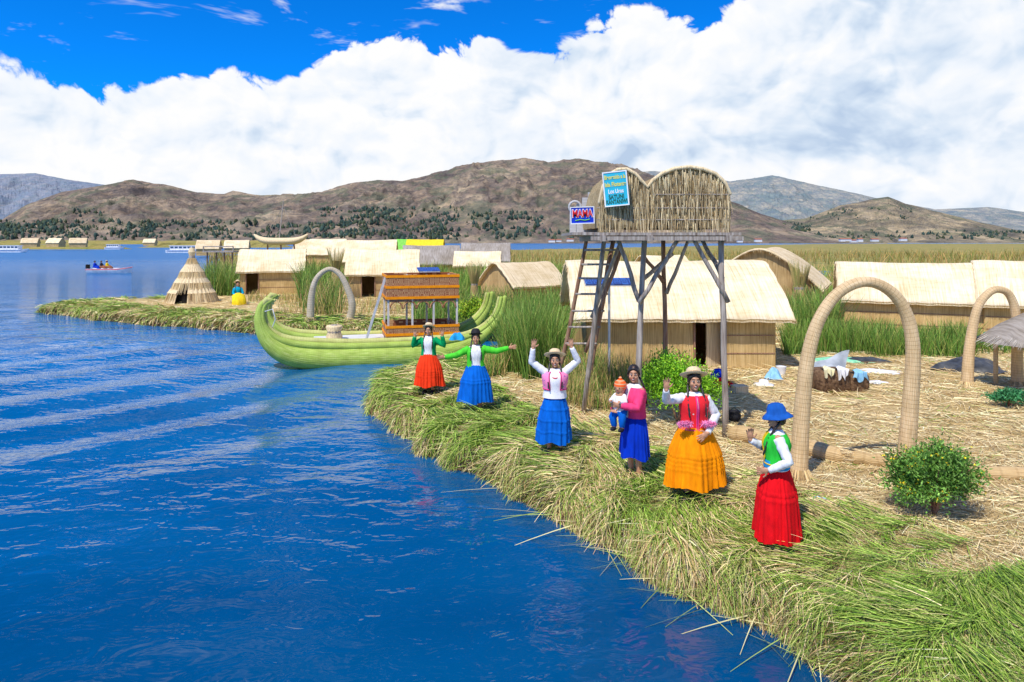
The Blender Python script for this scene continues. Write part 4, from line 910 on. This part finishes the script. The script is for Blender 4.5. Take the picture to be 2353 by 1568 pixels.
# ---------------------------------------------------------------- lying rolls and clutter
def roll(label,a,b,r):
    A=Vector((*at(*a),.5+r*.8));B=Vector((*at(*b),.5+r*.8))
    root=thing('reed_roll',label,'reed roll',((A.x+B.x)/2,(A.y+B.y)/2,.5));m=MB();n=14
    m.tube([A.lerp(B,i/n)+Vector((0,0,.015*math.sin(i*.8))) for i in range(n+1)],[r*(1+.05*math.sin(i*1.7)) for i in range(n+1)],18);m.build('bound_reeds',M['roll'],root,True,world=True)
    n=200;q=rng.uniform(0,2*PI,n);rr=r*np.sqrt(rng.random(n));dr=(B-A).normalized()
    for e,sg in((A,-1),(B,1)):
        P=np.stack([e.x-root.location.x+0*q,e.y-root.location.y+rr*np.cos(q),e.z-.5+rr*np.sin(q)],1);D=np.array([[dr.x*sg,dr.y*sg,0]])+rng.normal(size=(n,3))*.15
        s=strands('loose_ends',P,D,r*1.4,.012,np.zeros((n,3)),pick([(.75,.56,.28),(.85,.68,.4)],n),M['blade'],root,1);s['kind']='stuff'
roll('thick reed roll lying behind the left foot of the near arch',(1690,1010),(1925,1062),.135)
roll('reed roll lying inside the near arch',(1965,1066),(2055,1076),.105)
roll('reed roll reaching the right edge of the frame past the flowering bush',(2095,1086),(2480,1118),.105)
def drape(name,label,cat,px,py,w,d,h,mt,seed=0,rz=0,lift=.5):
    x,y=at(px,py);m=MB();n=26;vs=[];fs=[]
    for i in range(n+1):
        for j in range(n+1):
            u=i/n-.5;v=j/n-.5;e=max(0,1-(2.1*abs(u))**2.5)*max(0,1-(2.1*abs(v))**2.5)
            q=float(fbm(np.array([u*2.2+seed]),np.array([v*2.2+seed*2.3]),2,seed)[0]);q2=float(fbm(np.array([u*7+seed]),np.array([v*7]),2,seed+5,True)[0])
            zz_=h*e**.7*(.35+.9*q+.16*(q2-.5))
            vs.append((u*w*(1+.25*math.sin(v*9+seed)),v*d*(1+.25*math.sin(u*8+seed)),.025+max(0,zz_)))
    for i in range(n):
        for j in range(n):a=i*(n+1)+j;fs.append((a,a+n+1,a+n+2,a+1))
    m.add(vs,fs,Matrix.Rotation(rz,4,'Z'));o=m.build(name,mt,None,True);o.location=(x,y,lift);tag(o,label,cat);return o
c_wht=cloth('white_cloth',(.8,.81,.84));c_lb=cloth('light_blue_cloth',(.3,.6,.85));c_mint=cloth('mint_cloth',(.25,.68,.42));c_tarp=mat('black_tarp',[(.02,.022,.025),(.09,.095,.1)],ns=4,rough=.4,bs=.6,bd=.04)
c_gsheet=mat('grey_sheet',[(.22,.25,.28),(.5,.54,.58)],ns=3,bs=.4,bd=.03)
M['root']=mat('root_block',[(.05,.025,.012),(.15,.085,.045),(.24,.15,.08)],ns=14,bs=1,bd=.04,detail=7)
def block(label,px,py,w,d,h,rz):
    x,y=at(px,py);b=thing('root_block',label,'root block',(x,y+d/2,.5),rz);m=MB()
    pr2=[(0,.46,.46),(.06,.5,.5),(.8,.5,.5),(.95,.45,.45),(1,.3,.3),(1.0,0,0)]
    m.lathe([(z*h,a*w,a2*d) for z,a,a2 in pr2],n=40,wob=lambda a,z:min(1.28,1/max(abs(math.cos(a)),abs(math.sin(a))))*(1+.02*math.sin(7*a+z*20)));m.build('peat',M['root'],b,True)
block('larger dark square root block with cloths on it',1920,903,.8,.6,.5,.1)
block('smaller dark root block right of the larger one',1980,903,.42,.45,.42,-.1)
def hang(label,px,py,w,h,mt,topz,d=.35):
    x,y=at(px,py);m=MB();n=12;vs=[];fs=[]
    for i in range(n+1):
        for j in range(n+1):
            u=i/n-.5;t=j/n
            if t<.5: yy_=d*(.5-t)*1.6;zc=topz+.03+.02*math.sin(u*9)
            else: yy_=-.02-.04*math.sin(u*14);zc=topz+.03-(t-.5)*2*h*(1+.35*math.sin(u*9+px))
            vs.append((u*w*(1+.15*math.sin(t*5+px)),yy_,zc))
    for i in range(n):
        for j in range(n):a=i*(n+1)+j;fs.append((a,a+n+1,a+n+2,a+1))
    m.add(vs,fs);o=m.build('cloth',mt,None,True);o.location=(x,y-.04,.52);tag(o,label,'cloth')
hang('cream cloth hanging over the left of the larger root block',1903,903,.2,.16,cloth('cream_cloth',(.82,.77,.5)),.5)
hang('white cloth hanging over the middle of the larger root block',1935,903,.22,.2,c_wht,.5)
hang('light blue cloth draped over the smaller root block',1975,903,.3,.18,c_lb,.43)
x,y=at(1905,868);m=MB();n=12;vs=[];fs=[]
for i in range(n+1):
    for j in range(n+1):
        u=i/n;t=j/n;vs.append((-.55+u*1.05+t*.2,.15+t*.25+.05*math.sin(u*7+t*3),.12+t*(.12+.38*u)+.03*math.sin(u*9)))
for i in range(n):
    for j in range(n):a=i*(n+1)+j;fs.append((a,a+n+1,a+n+2,a+1))
m.add(vs,fs);o=m.build('cloth',c_gsheet,None,True);o.location=(x,y,.5);tag(o,'grey sheet propped up in a point behind the root blocks','cloth')
drape('cloth','mint green cloth spread behind the root blocks','cloth',1925,832,1.5,.6,.12,c_mint,5)
drape('tarp','dark crumpled tarp left of the smaller arch','tarp',2225,850,1.5,1.1,.34,c_tarp,7)
drape('tarp','dark folded tarp lying behind the root blocks','tarp',1985,832,1.2,.6,.16,c_tarp,9)
drape('cloth','white sheet lying on straw right of the root blocks','cloth',2030,858,.9,.5,.08,c_wht,11,-.4)
drape('cloth','small white cloth lying right of the smaller root block','cloth',2015,882,.45,.3,.06,c_wht,15)
drape('cloth','crumpled blue and white cloth beside the white hat','cloth',1778,872,.35,.35,.25,c_lb,13)
drape('cloth','red cloth heaped at the tower post foot','cloth',1660,890,.45,.3,.22,c_red,17)
drape('cloth','small royal blue cloth behind the red heap','cloth',1650,872,.35,.3,.25,c_royal,19)
drape('plastic_bag','pale turquoise plastic scrap on the straw behind the red skirt','plastic bag',1880,1158,.22,.1,.04,c_lb,21,0,.53)
drape('cloth','blue bundle on the boat deck right of the cabin','cloth',1050,800,.4,.4,.32,c_sky,23,0,.75)
drape('cloth','green cloth hanging behind the smaller arch','cloth',2275,790,.4,.5,.6,cloth('green_cloth',(.02,.4,.2)),25)
x,y=at(1755,888);h=MB();h.lathe([(0,.22,.22),(.015,.24,.24),(.02,.2,.2),(.03,.12,.12),(.12,.1,.1),(.14,0,0)],n=28,wob=lambda a,z:1+.03*math.sin(4*a));o=h.build('sun_hat',c_wht,None,True);o.location=(x,y,.53);tag(o,'white sun hat lying on the straw by the large hut','hat')
x,y=at(1700,905);c_=thing('straw_box','small woven straw box on the ground near the tower post','box',(x,y,.5),.2)
m=MB();m.box((0,0,.08),(.3,.22,.16));m.build('box',M['straws'],c_);m=MB();m.box((0,0,.17),(.32,.24,.03));m.build('lid',M['straws'],c_)
x,y=at(1687,968);p=thing('cooking_pot','dark round pot beside the front tower post','pot',(x,y,.5));m=MB();m.lathe([(0,.06,.06),(.05,.12,.12),(.12,.13,.13),(.17,.1,.1),(.19,.12,.12),(.17,.08,.08),(.1,.08,.08)],n=24);m.build('pot_body',M['black'],p,True);m=MB();m.tube([(-.11,0,.17),(0,0,.27),(.11,0,.17)],.008,6);m.build('handle',M['black'],p)
x,y=at(1795,862);m=MB();m.lathe([(0,.09,.09),(.22,.13,.13),(.22,.12,.12),(.02,.08,.08),(.02,0,0)],n=20);o=m.build('bucket',M['txtw']);o.location=(x,y,.5);tag(o,'white bucket by the right end of the large hut','bucket')
Y=15.5;X=gx(2385,Y);root=thing('thatched_sunshade','round grey thatched sunshade on posts cut by the right edge','sunshade',(X,Y,.45))
m=MB();m.lathe([(1.15,1.15,1.15),(1.5,.75,.75),(1.85,.2,.2),(1.95,0,0)],n=40,wob=lambda a,z:1+.02*math.sin(17*a));m.build('roof',M['roofg'],root,True)
n=1600;a=rng.uniform(0,2*PI,n);rr=rng.uniform(.1,1.0,n);P=np.stack([rr*np.cos(a),rr*np.sin(a),1.93-rr*.66],1);D=np.stack([np.cos(a),np.sin(a),-.62*np.ones(n)],1)
q=strands('thatch',P,D,rng.uniform(.3,.5,n),.02,np.zeros((n,3)),pick([(.45,.4,.33),(.32,.28,.22),(.55,.5,.43)],n),M['blade'],root,1);q['kind']='stuff'
for a in(.8,2.3,3.9,5.4):
    m=MB();m.tube([(.8*math.cos(a),.8*math.sin(a),0),(.8*math.cos(a),.8*math.sin(a),1.35)],.05,8);m.build('post',M['arch'],root,True)
m=MB();m.bar((-.8,-.8,.45),(.8,-.8,.45),.05);m.bar((-.8,-.8,.25),(.8,-.8,.25),.05);m.build('rail',M['wood'],root)
# ---------------------------------------------------------------- bushes
def bush(label,x,y,z,rx,ry,rz_,n,size,cols,flowers=0,fc=(.85,.62,.02),name='bush',ncl=60):
    root=thing(name,label,'bush',(x,y,z))
    m=MB()
    for i in range(11):
        a=random.uniform(0,2*PI);k=random.uniform(.3,.8);m.tube([(0,0,0),(rx*k*.4*math.cos(a),ry*k*.4*math.sin(a),rz_*.8),(rx*k*math.cos(a),ry*k*math.sin(a),rz_*1.5)],[.018,.012,.006],5)
    m.build('stems',M['woodr'],root)
    dirs=nrmz(rng.normal(size=(ncl,3)));dirs[:,2]=np.abs(dirs[:,2])*1.3-.25;rad=rng.uniform(.35,1.05,(ncl,1))
    cc=dirs*rad*np.array([[rx,ry,rz_]])+np.array([[0,0,rz_*.95]])
    idx=rng.integers(0,ncl,n);P=cc[idx]+rng.normal(size=(n,3))*np.array([[rx,ry,rz_]])*.14;P[:,2]=np.maximum(P[:,2],.02)
    D=rng.normal(size=(n,3))+nrmz(P-np.array([[0,0,rz_*.6]]))*1.2
    shade=.65+.6*rng.random(ncl)[idx][:,None]
    C=pick(cols,n)*shade
    strands('foliage',P,D,rng.uniform(.6,1.4,n)*size,size*.5,np.zeros((n,3)),C,M['leaf'],root,2)
    if flowers:
        k=rng.integers(0,ncl,max(8,ncl//3));idx=k[rng.integers(0,len(k),flowers)];out=nrmz(cc[idx]-np.array([[0,0,rz_*.6]]))
        P=cc[idx]+out*np.array([[rx,ry,rz_]])*.2+rng.normal(size=(flowers,3))*.06
        q=strands('flowers',P,rng.normal(size=(flowers,3)),.022,.022,np.zeros((flowers,3)),pick([fc],flowers),M['leaf'],root,1);q['kind']='stuff'
    return root
x,y=at(2188,1212);bush('round dark green bush dotted with yellow flowers in the right foreground',x,y+.35,.5,.53,.45,.43,13000,.042,[(.1,.24,.03),(.16,.34,.05),(.22,.4,.08),(.06,.14,.02)],380,ncl=110)
x,y=at(1568,985);bush('bright yellow green bush behind the person in orange skirt',x,y+.3,.48,.72,.55,.66,13000,.05,[(.22,.5,.02),(.34,.62,.03),(.12,.32,.02)],60,(.8,.75,.05),ncl=90)
x,y=gx(1095,26.5),26.5;bush('yellow green bush right of the boat cabin',x,y,.6,.75,.5,.5,3500,.08,[(.3,.5,.02),(.45,.55,.04),(.15,.32,.02)],350,(.85,.75,.03))
x,y=at(2320,935);bush('low dark green plant below the thatched sunshade',x,y,.48,.38,.3,.2,2500,.06,[(.04,.2,.07),(.07,.28,.1)])
# ---------------------------------------------------------------- strands: upright reeds
def clear(x,y):
    ok=np.ones(len(x),bool)
    for cx,cy,w,d_,rz in FOOT:
        dx=x-cx;dy=y-cy;c,s=math.cos(-rz),math.sin(-rz);u=dx*c-dy*s;v=dx*s+dy*c
        ok&=~((abs(u)<w/2)&(abs(v)<d_/2))
    return ok
GR=[(.12,.27,.03),(.18,.34,.05),(.08,.18,.025),(.3,.36,.08)];DR=[(.6,.44,.18),(.44,.34,.12),(.28,.34,.07)]
Ps=[];Hs=[];Cs=[];Ws=[]
def reeds(x0,x1,y0,y1,n,h0,h1,cols,w=.02):
    Y=rng.uniform(y0,y1,n);x=rng.uniform(x0,x1,n)
    x=(x-CX)/F*Y
    dens=fbm(x*.9,Y*.9,3,31);k=(dens>.36)&clear(x,Y);x=x[k];Y=Y[k];n=len(x)
    z,d=gh(x,Y);z=np.where(d<0,.15,z)
    Ps.append(np.stack([x,Y,z-.05],1));Hs.append(rng.uniform(h0,h1,n)*(.65+.7*fbm(x*.8,Y*.8,2,7)));Cs.append(pick(cols,n,.25));Ws.append(np.full(n,w))
reeds(1158,1290,16.8,19.5,3600,.9,1.8,GR,.02);reeds(1115,1160,16.8,18.5,500,.3,.7,GR+DR,.02);reeds(1170,1300,19.5,27,3400,1.0,1.7,GR,.028);reeds(1280,1450,13.6,16.8,2400,.35,.85,DR+GR[:2],.016);reeds(1270,1400,16.2,17.9,700,.5,1.0,GR+DR[:1],.02)
reeds(1440,1540,15.3,17,500,.4,.8,DR+GR,.018);reeds(1800,2240,20.0,22.8,6500,.5,.95,GR,.024);reeds(1810,1930,23.5,31,3000,1.0,1.8,GR,.03);reeds(2180,2353,20.5,22.0,700,.4,.7,GR,.025)
reeds(950,1290,28,36,5000,.6,1.2,GR,.035);reeds(690,785,31,41,1000,.8,1.7,GR+DR,.035);reeds(640,950,31,38,1200,.3,.6,DR,.03);reeds(470,535,42,50,1500,1.3,2.3,GR,.04);reeds(690,780,36,50,2000,1.3,2.3,GR,.04);reeds(960,1300,38,60,5500,1.1,1.8,GR,.045)
reeds(1290,1700,26,60,4500,1.0,1.9,GR,.05);reeds(1700,2400,34,60,6500,1.1,2.0,GR+DR,.05);reeds(470,1300,52,80,4500,1.1,1.9,GR+DR[1:],.07)
reeds(480,2500,80,170,9000,1.5,2.3,[(.18,.23,.04),(.32,.27,.07),(.42,.29,.09)],.14)
reeds(570,700,38,41,500,.3,.6,DR,.03)
P=np.concatenate(Ps);H=np.concatenate(Hs);C=np.concatenate(Cs);W=np.concatenate(Ws);n=len(P)
k=~((P[:,0]>32)&(P[:,0]<47)&(P[:,1]>70)&(P[:,1]<94));P=P[k];H=H[k];C=C[k];W=W[k];n=len(P)
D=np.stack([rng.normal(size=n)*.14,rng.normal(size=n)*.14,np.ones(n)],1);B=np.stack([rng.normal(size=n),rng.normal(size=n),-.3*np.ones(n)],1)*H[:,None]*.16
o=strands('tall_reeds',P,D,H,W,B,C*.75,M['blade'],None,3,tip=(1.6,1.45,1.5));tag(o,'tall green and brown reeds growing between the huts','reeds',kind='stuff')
n=120000;Y=np.exp(rng.uniform(math.log(4.5),math.log(44),n));x=rng.uniform(-.8,.95,n)*Y
z,d=gh(x,Y);k=(d>.1);x=x[k];Y=Y[k];z=z[k];d=d[k];n=len(x)
ang=fbm(x*.7,Y*.7,3,12)*8+rng.normal(size=n)*.8
D=np.stack([np.cos(ang),np.sin(ang),rng.normal(size=n)*.07+.03],1)
sc_=np.clip(Y/9,.7,3)
gz_=fbm(x*.6,Y*.6,3,40);grn=(rng.random(n)<np.clip(1.1-d/2.4+(gz_-.5)*1.2,.03,.9))|(rng.random(n)<.06)
C=np.where(grn[:,None],pick([(.26,.4,.05),(.4,.5,.11),(.6,.56,.22),(.17,.28,.03)],n),pick([(.88,.69,.36),(.95,.80,.47),(.74,.54,.26),(.5,.34,.14),(.94,.74,.4)],n))
L=rng.uniform(.12,.42,n)*np.clip(sc_,.8,1.6);B=np.stack([rng.normal(size=n),rng.normal(size=n),-np.abs(rng.normal(size=n))*.3],1)*L[:,None]*.16
o=strands('loose_straw',np.stack([x,Y,z+.012+rng.random(n)*.03],1),D,L,.0095*sc_,B,C,M['blade'],None,2,up=True);tag(o,'loose yellow straw covering the floating island','straw',kind='stuff')
pts=ISL
S=[];Nn=[];Tn=[];wts=[]
for i in range(len(pts)):
    a=pts[i];b_=pts[(i+1)%len(pts)];L=np.linalg.norm(b_-a)
    if L<1e-6 or a[1]<2.5 or a[1]>45 or a[0]>8: continue
    t=(b_-a)/L;nn=np.array([-t[1],t[0]]);mid=(a+b_)/2
    if sdf(np.array([mid+nn*.05]),pts)[0]<0: nn=-nn
    S.append((a,b_));Nn.append(nn);Tn.append(t);wts.append(L/max(mid[1],5)**1.55)
wts=np.array(wts);wts/=wts.sum();A=np.array([s[0] for s in S]);Bb=np.array([s[1] for s in S]);Nn=np.array(Nn);Tn=np.array(Tn)
def edge(n,tmin,tmax,mode):
    i=rng.choice(len(S),n,p=wts);f=rng.random((n,1));base=A[i]*(1-f)+Bb[i]*f;off=rng.uniform(tmin,tmax,n);p=base+Nn[i]*off[:,None]
    z,d=gh(p[:,0],p[:,1]);out=-Nn[i];tn=Tn[i]
    sc=np.clip(p[:,1]/9,.7,3.2);cl=(fbm(p[:,0]*1.3,p[:,1]*1.3,3,50)-.5);cl2=fbm(p[:,0]*2.5,p[:,1]*2.5,2,91);cl3=fbm(p[:,0]*.9,p[:,1]*.9,2,131)
    if mode=='top':
        al=cl[:,None]*7.0+rng.normal(size=(n,1))*.45
        h=out*(.35+.5*rng.random((n,1)))+tn*(al+.3);L=rng.uniform(.22,.6,n)*(.7+.6*cl2)
        L=np.where(off<.35,L*.75,L)
        D=np.stack([h[:,0],h[:,1],.10+rng.normal(size=n)*.13],1);dn=np.clip(.6-off,0.02,.55)
        B=np.stack([rng.normal(size=n)*.1,rng.normal(size=n)*.1,-.12-dn*1.1],1)*L[:,None]
        k=(cl3+rng.normal(size=n)*.13)>.42
        C=np.where(k[:,None],pick([(.2,.36,.03),(.3,.46,.06),(.46,.54,.13),(.12,.22,.02)],n),pick([(.72,.6,.28),(.42,.46,.12),(.84,.66,.34),(.28,.38,.06),(.52,.36,.15)],n))
        zb=z+.02+rng.random(n)*.08;w=.0125*sc;tip=(1.15,1.05,1.1)
    else:
        h=out+tn*(cl[:,None]*4.5+rng.normal(size=(n,1))*.6);L=rng.uniform(.12,.34,n)*(.4+1.2*cl2)
        D=np.stack([h[:,0]*.65,h[:,1]*.65,-.15+rng.normal(size=n)*.35],1);B=np.stack([0*L,0*L,-1.1*L],1)
        C=pick([(.72,.52,.24),(.88,.67,.35),(.5,.34,.14),(.92,.74,.42),(.42,.48,.1),(.3,.4,.07),(.26,.15,.05)],n)
        zb=z+rng.random(n)*.05;w=.013*sc;tip=(.6,.55,.5)
    return np.stack([p[:,0],p[:,1],zb],1),D,L,w,B,C,tip
for args,nm,lab in(((56000,.06,2.7,'top'),'edge_reeds','green cut reeds matted along the island edge'),((22000,.02,.34,'lip'),'hanging_straw','dry brown straw hanging over the island edge')):
    P,D,L,w,B,C,tp=edge(*args);o=strands(nm,P,D,L,w,B,C,M['blade'],None,3,up=(nm=='edge_reeds'),tip=tp);tag(o,lab,'reeds',kind='stuff')
n=60;i=rng.choice(len(S),n*8,p=wts);i=i[(A[i][:,1]<11)&(A[i][:,1]>5)][:n];n=len(i);base=A[i]+Nn[i]*.12
h=-Nn[i]*rng.uniform(.1,.5,(n,1))+Tn[i]*rng.normal(size=(n,1))*1.0-np.array([[.35,0]])
L=rng.uniform(.4,1.2,n);o=strands('floating_reeds',np.stack([base[:,0],base[:,1],np.full(n,.08)],1),np.stack([h[:,0],h[:,1],-.02*np.ones(n)],1),L,.015,np.stack([0*L,0*L,-.05+0*L],1),pick([(.5,.56,.15),(.7,.64,.3),(.32,.42,.08)],n),M['blade'],None,3,up=True)
tag(o,'long loose reed stalks trailing into the water','reeds',kind='stuff')
# ---------------------------------------------------------------- world
w=bpy.data.worlds.new('World');SC.world=w;w.use_nodes=True;nt=w.node_tree;nt.nodes.clear()
try:
    w.cycles.sampling_method='MANUAL';w.cycles.sample_map_resolution=256
except Exception: pass
SUN=Vector((-.42,-.62,1.15)).normalized()
sky=nt.nodes.new('ShaderNodeTexSky');sky.sky_type='NISHITA';sky.sun_disc=False;sky.sun_elevation=math.asin(SUN.z);sky.sun_rotation=math.atan2(SUN.x,SUN.y);sky.altitude=3800;sky.air_density=1.0;sky.dust_density=.2;sky.ozone_density=3
tc=nt.nodes.new('ShaderNodeTexCoord');sx=nt.nodes.new('ShaderNodeSeparateXYZ');link(nt,tc.outputs['Generated'],sx.inputs[0]);x,y,z=sx.outputs
az=mth(nt,'ARCTAN2',x,y);hor=mth(nt,'SQRT',mth(nt,'ADD',mth(nt,'MULTIPLY',x,x),mth(nt,'MULTIPLY',y,y)));el=mth(nt,'ARCTAN2',z,hor)
fc=nt.nodes.new('ShaderNodeFloatCurve');cp=[(-250,190),(0,170),(60,185),(120,215),(200,208),(300,215),(440,185),(520,180),(590,205),(640,215),(720,160),(800,105),(900,92),(1000,98),(1070,88),(1130,112),(1180,142),(1250,130),(1310,115),(1370,62),(1440,34),(1530,45),(1640,50),(1700,20),(1800,-30),(1900,-90),(2353,-160)]
cv=fc.mapping.curves[0]
def azel(px,py):
    a=math.atan((px-CX)/F);return a,math.atan((HY-py)/F*math.cos(a))
P2=[((azel(*p)[0]+.9)/1.8,azel(*p)[1]/.6) for p in cp]
cv.points[0].location=(0,P2[0][1]);cv.points[1].location=(1,.5)
for p in P2: cv.points.new(p[0],p[1])
fc.mapping.update()
link(nt,mth(nt,'DIVIDE',mth(nt,'ADD',az,.9),1.8,clamp=True),fc.inputs['Value']);top=mth(nt,'MULTIPLY',fc.outputs[0],.6)
def vec(dx,dy,sxx=1,syy=1.25):
    c=nt.nodes.new('ShaderNodeCombineXYZ');link(nt,mth(nt,'MULTIPLY',mth(nt,'ADD',az,dx),sxx),c.inputs[0]);link(nt,mth(nt,'MULTIPLY',mth(nt,'ADD',el,dy),syy),c.inputs[1]);return c.outputs[0]
def puff(dx,dy,det=2.6):
    v=vec(dx,dy);nz=nt.nodes.new('ShaderNodeTexNoise');nz.noise_dimensions='2D';nz.inputs['Scale'].default_value=7;nz.inputs['Detail'].default_value=3;link(nt,v,nz.inputs['Vector'])
    a=nt.nodes.new('ShaderNodeVectorMath');a.operation='MULTIPLY_ADD';link(nt,nz.outputs['Color'],a.inputs[0]);a.inputs[1].default_value=(.09,.09,0);link(nt,v,a.inputs[2])
    vo=nt.nodes.new('ShaderNodeTexVoronoi');vo.voronoi_dimensions='2D';vo.feature='F1';vo.inputs['Scale'].default_value=10;vo.inputs['Detail'].default_value=det;vo.inputs['Roughness'].default_value=.5;vo.inputs['Lacunarity'].default_value=2.3;vo.normalize=True
    link(nt,a.outputs[0],vo.inputs['Vector']);d2=mth(nt,'MULTIPLY',vo.outputs['Distance'],vo.outputs['Distance']);return mth(nt,'SUBTRACT',1.,mth(nt,'MULTIPLY',d2,2.4))
h0=puff(0,0);h1=puff(-.010,.017);he=puff(0,0,5)
def sstep(v,a,b):
    m=nt.nodes.new('ShaderNodeMapRange');m.interpolation_type='SMOOTHSTEP';m.inputs[1].default_value=a;m.inputs[2].default_value=b;link(nt,v,m.inputs[0]);return m.outputs[0]
edge_=mth(nt,'ADD',mth(nt,'SUBTRACT',top,el),mth(nt,'MULTIPLY',mth(nt,'SUBTRACT',he,.68),.085))
mask=sstep(edge_,-.002,.0075)
wn=noise(nt,vec(0,0,3.0,12),1.7,5,.65,.4);wm=mth(nt,'MULTIPLY',sstep(wn,.56,.72),.85)
hn=noise(nt,vec(0,0,1.2,2.2),2.1,4,.6,.3);hm=mth(nt,'MULTIPLY',sstep(hn,.5,.7),sstep(el,.42,.6))
mask=mth(nt,'MAXIMUM',mask,mth(nt,'MAXIMUM',wm,hm));mask=mth(nt,'MULTIPLY',mask,sstep(el,-.02,.0))
rel=mth(nt,'MULTIPLY',mth(nt,'SUBTRACT',h0,h1),1.15)  # lit and shaded puff sides painted into the cloud colour
g1=noise(nt,vec(.3,.1,1,1.8),4.6,5,.55,.4);gray=mth(nt,'MULTIPLY',sstep(g1,.43,.66),.38)
def gauss(px,py,sa,se,k):
    a,e=azel(px,py);q=mth(nt,'ADD',mth(nt,'POWER',mth(nt,'DIVIDE',mth(nt,'SUBTRACT',az,a),sa),2.),mth(nt,'POWER',mth(nt,'DIVIDE',mth(nt,'SUBTRACT',el,e),se),2.))
    return mth(nt,'MULTIPLY',mth(nt,'EXPONENT',mth(nt,'MULTIPLY',q,-1.)),k)
for a in((1720,345,.17,.022,.6),(2080,130,.15,.09,.5),(2200,300,.14,.03,.25),(60,250,.05,.02,.35),(1150,330,.12,.02,.15),(2250,470,.2,.03,.3)):
    gray=mth(nt,'ADD',gray,gauss(*a))  # placed blue-grey patches paint the shaded parts of the clouds
sh=mth(nt,'SUBTRACT',mth(nt,'ADD',mth(nt,'MULTIPLY',gray,mth(nt,'ADD',.5,mth(nt,'MULTIPLY',g1,.9))),.06),rel)
cc=ramp(nt,sh,[(1.,1.,1.),(.88,.93,1.),(.68,.79,.93),(.5,.63,.82)],.0,1.0)
b1=nt.nodes.new('ShaderNodeBackground');b1.inputs[1].default_value=.15
tint=mixc(nt,1.,sky.outputs[0],(.02,.8,1.65),'MULTIPLY');link(nt,tint,b1.inputs[0])
b2=nt.nodes.new('ShaderNodeBackground');b2.inputs[1].default_value=1.0;link(nt,cc,b2.inputs[0])
mx=nt.nodes.new('ShaderNodeMixShader');link(nt,mask,mx.inputs[0]);link(nt,b1.outputs[0],mx.inputs[1]);link(nt,b2.outputs[0],mx.inputs[2])
out=nt.nodes.new('ShaderNodeOutputWorld');link(nt,mx.outputs[0],out.inputs[0])
sl=bpy.data.lights.new('sun','SUN');sl.energy=4.7;sl.angle=math.radians(.5);sl.color=(1,.94,.84);so=bpy.data.objects.new('sun',sl);COL.objects.link(so);so.rotation_euler=SUN.to_track_quat('Z','Y').to_euler()
cam=bpy.data.cameras.new('camera');cam.sensor_width=36;cam.lens=24;cam.shift_y=-229/2353;cam.clip_end=20000;co=bpy.data.objects.new('camera',cam);COL.objects.link(co);co.location=(0,0,CZ);co.rotation_euler=(PI/2,0,0);SC.camera=co
SC.view_settings.view_transform='Standard';SC.view_settings.look='None';SC.view_settings.exposure=0
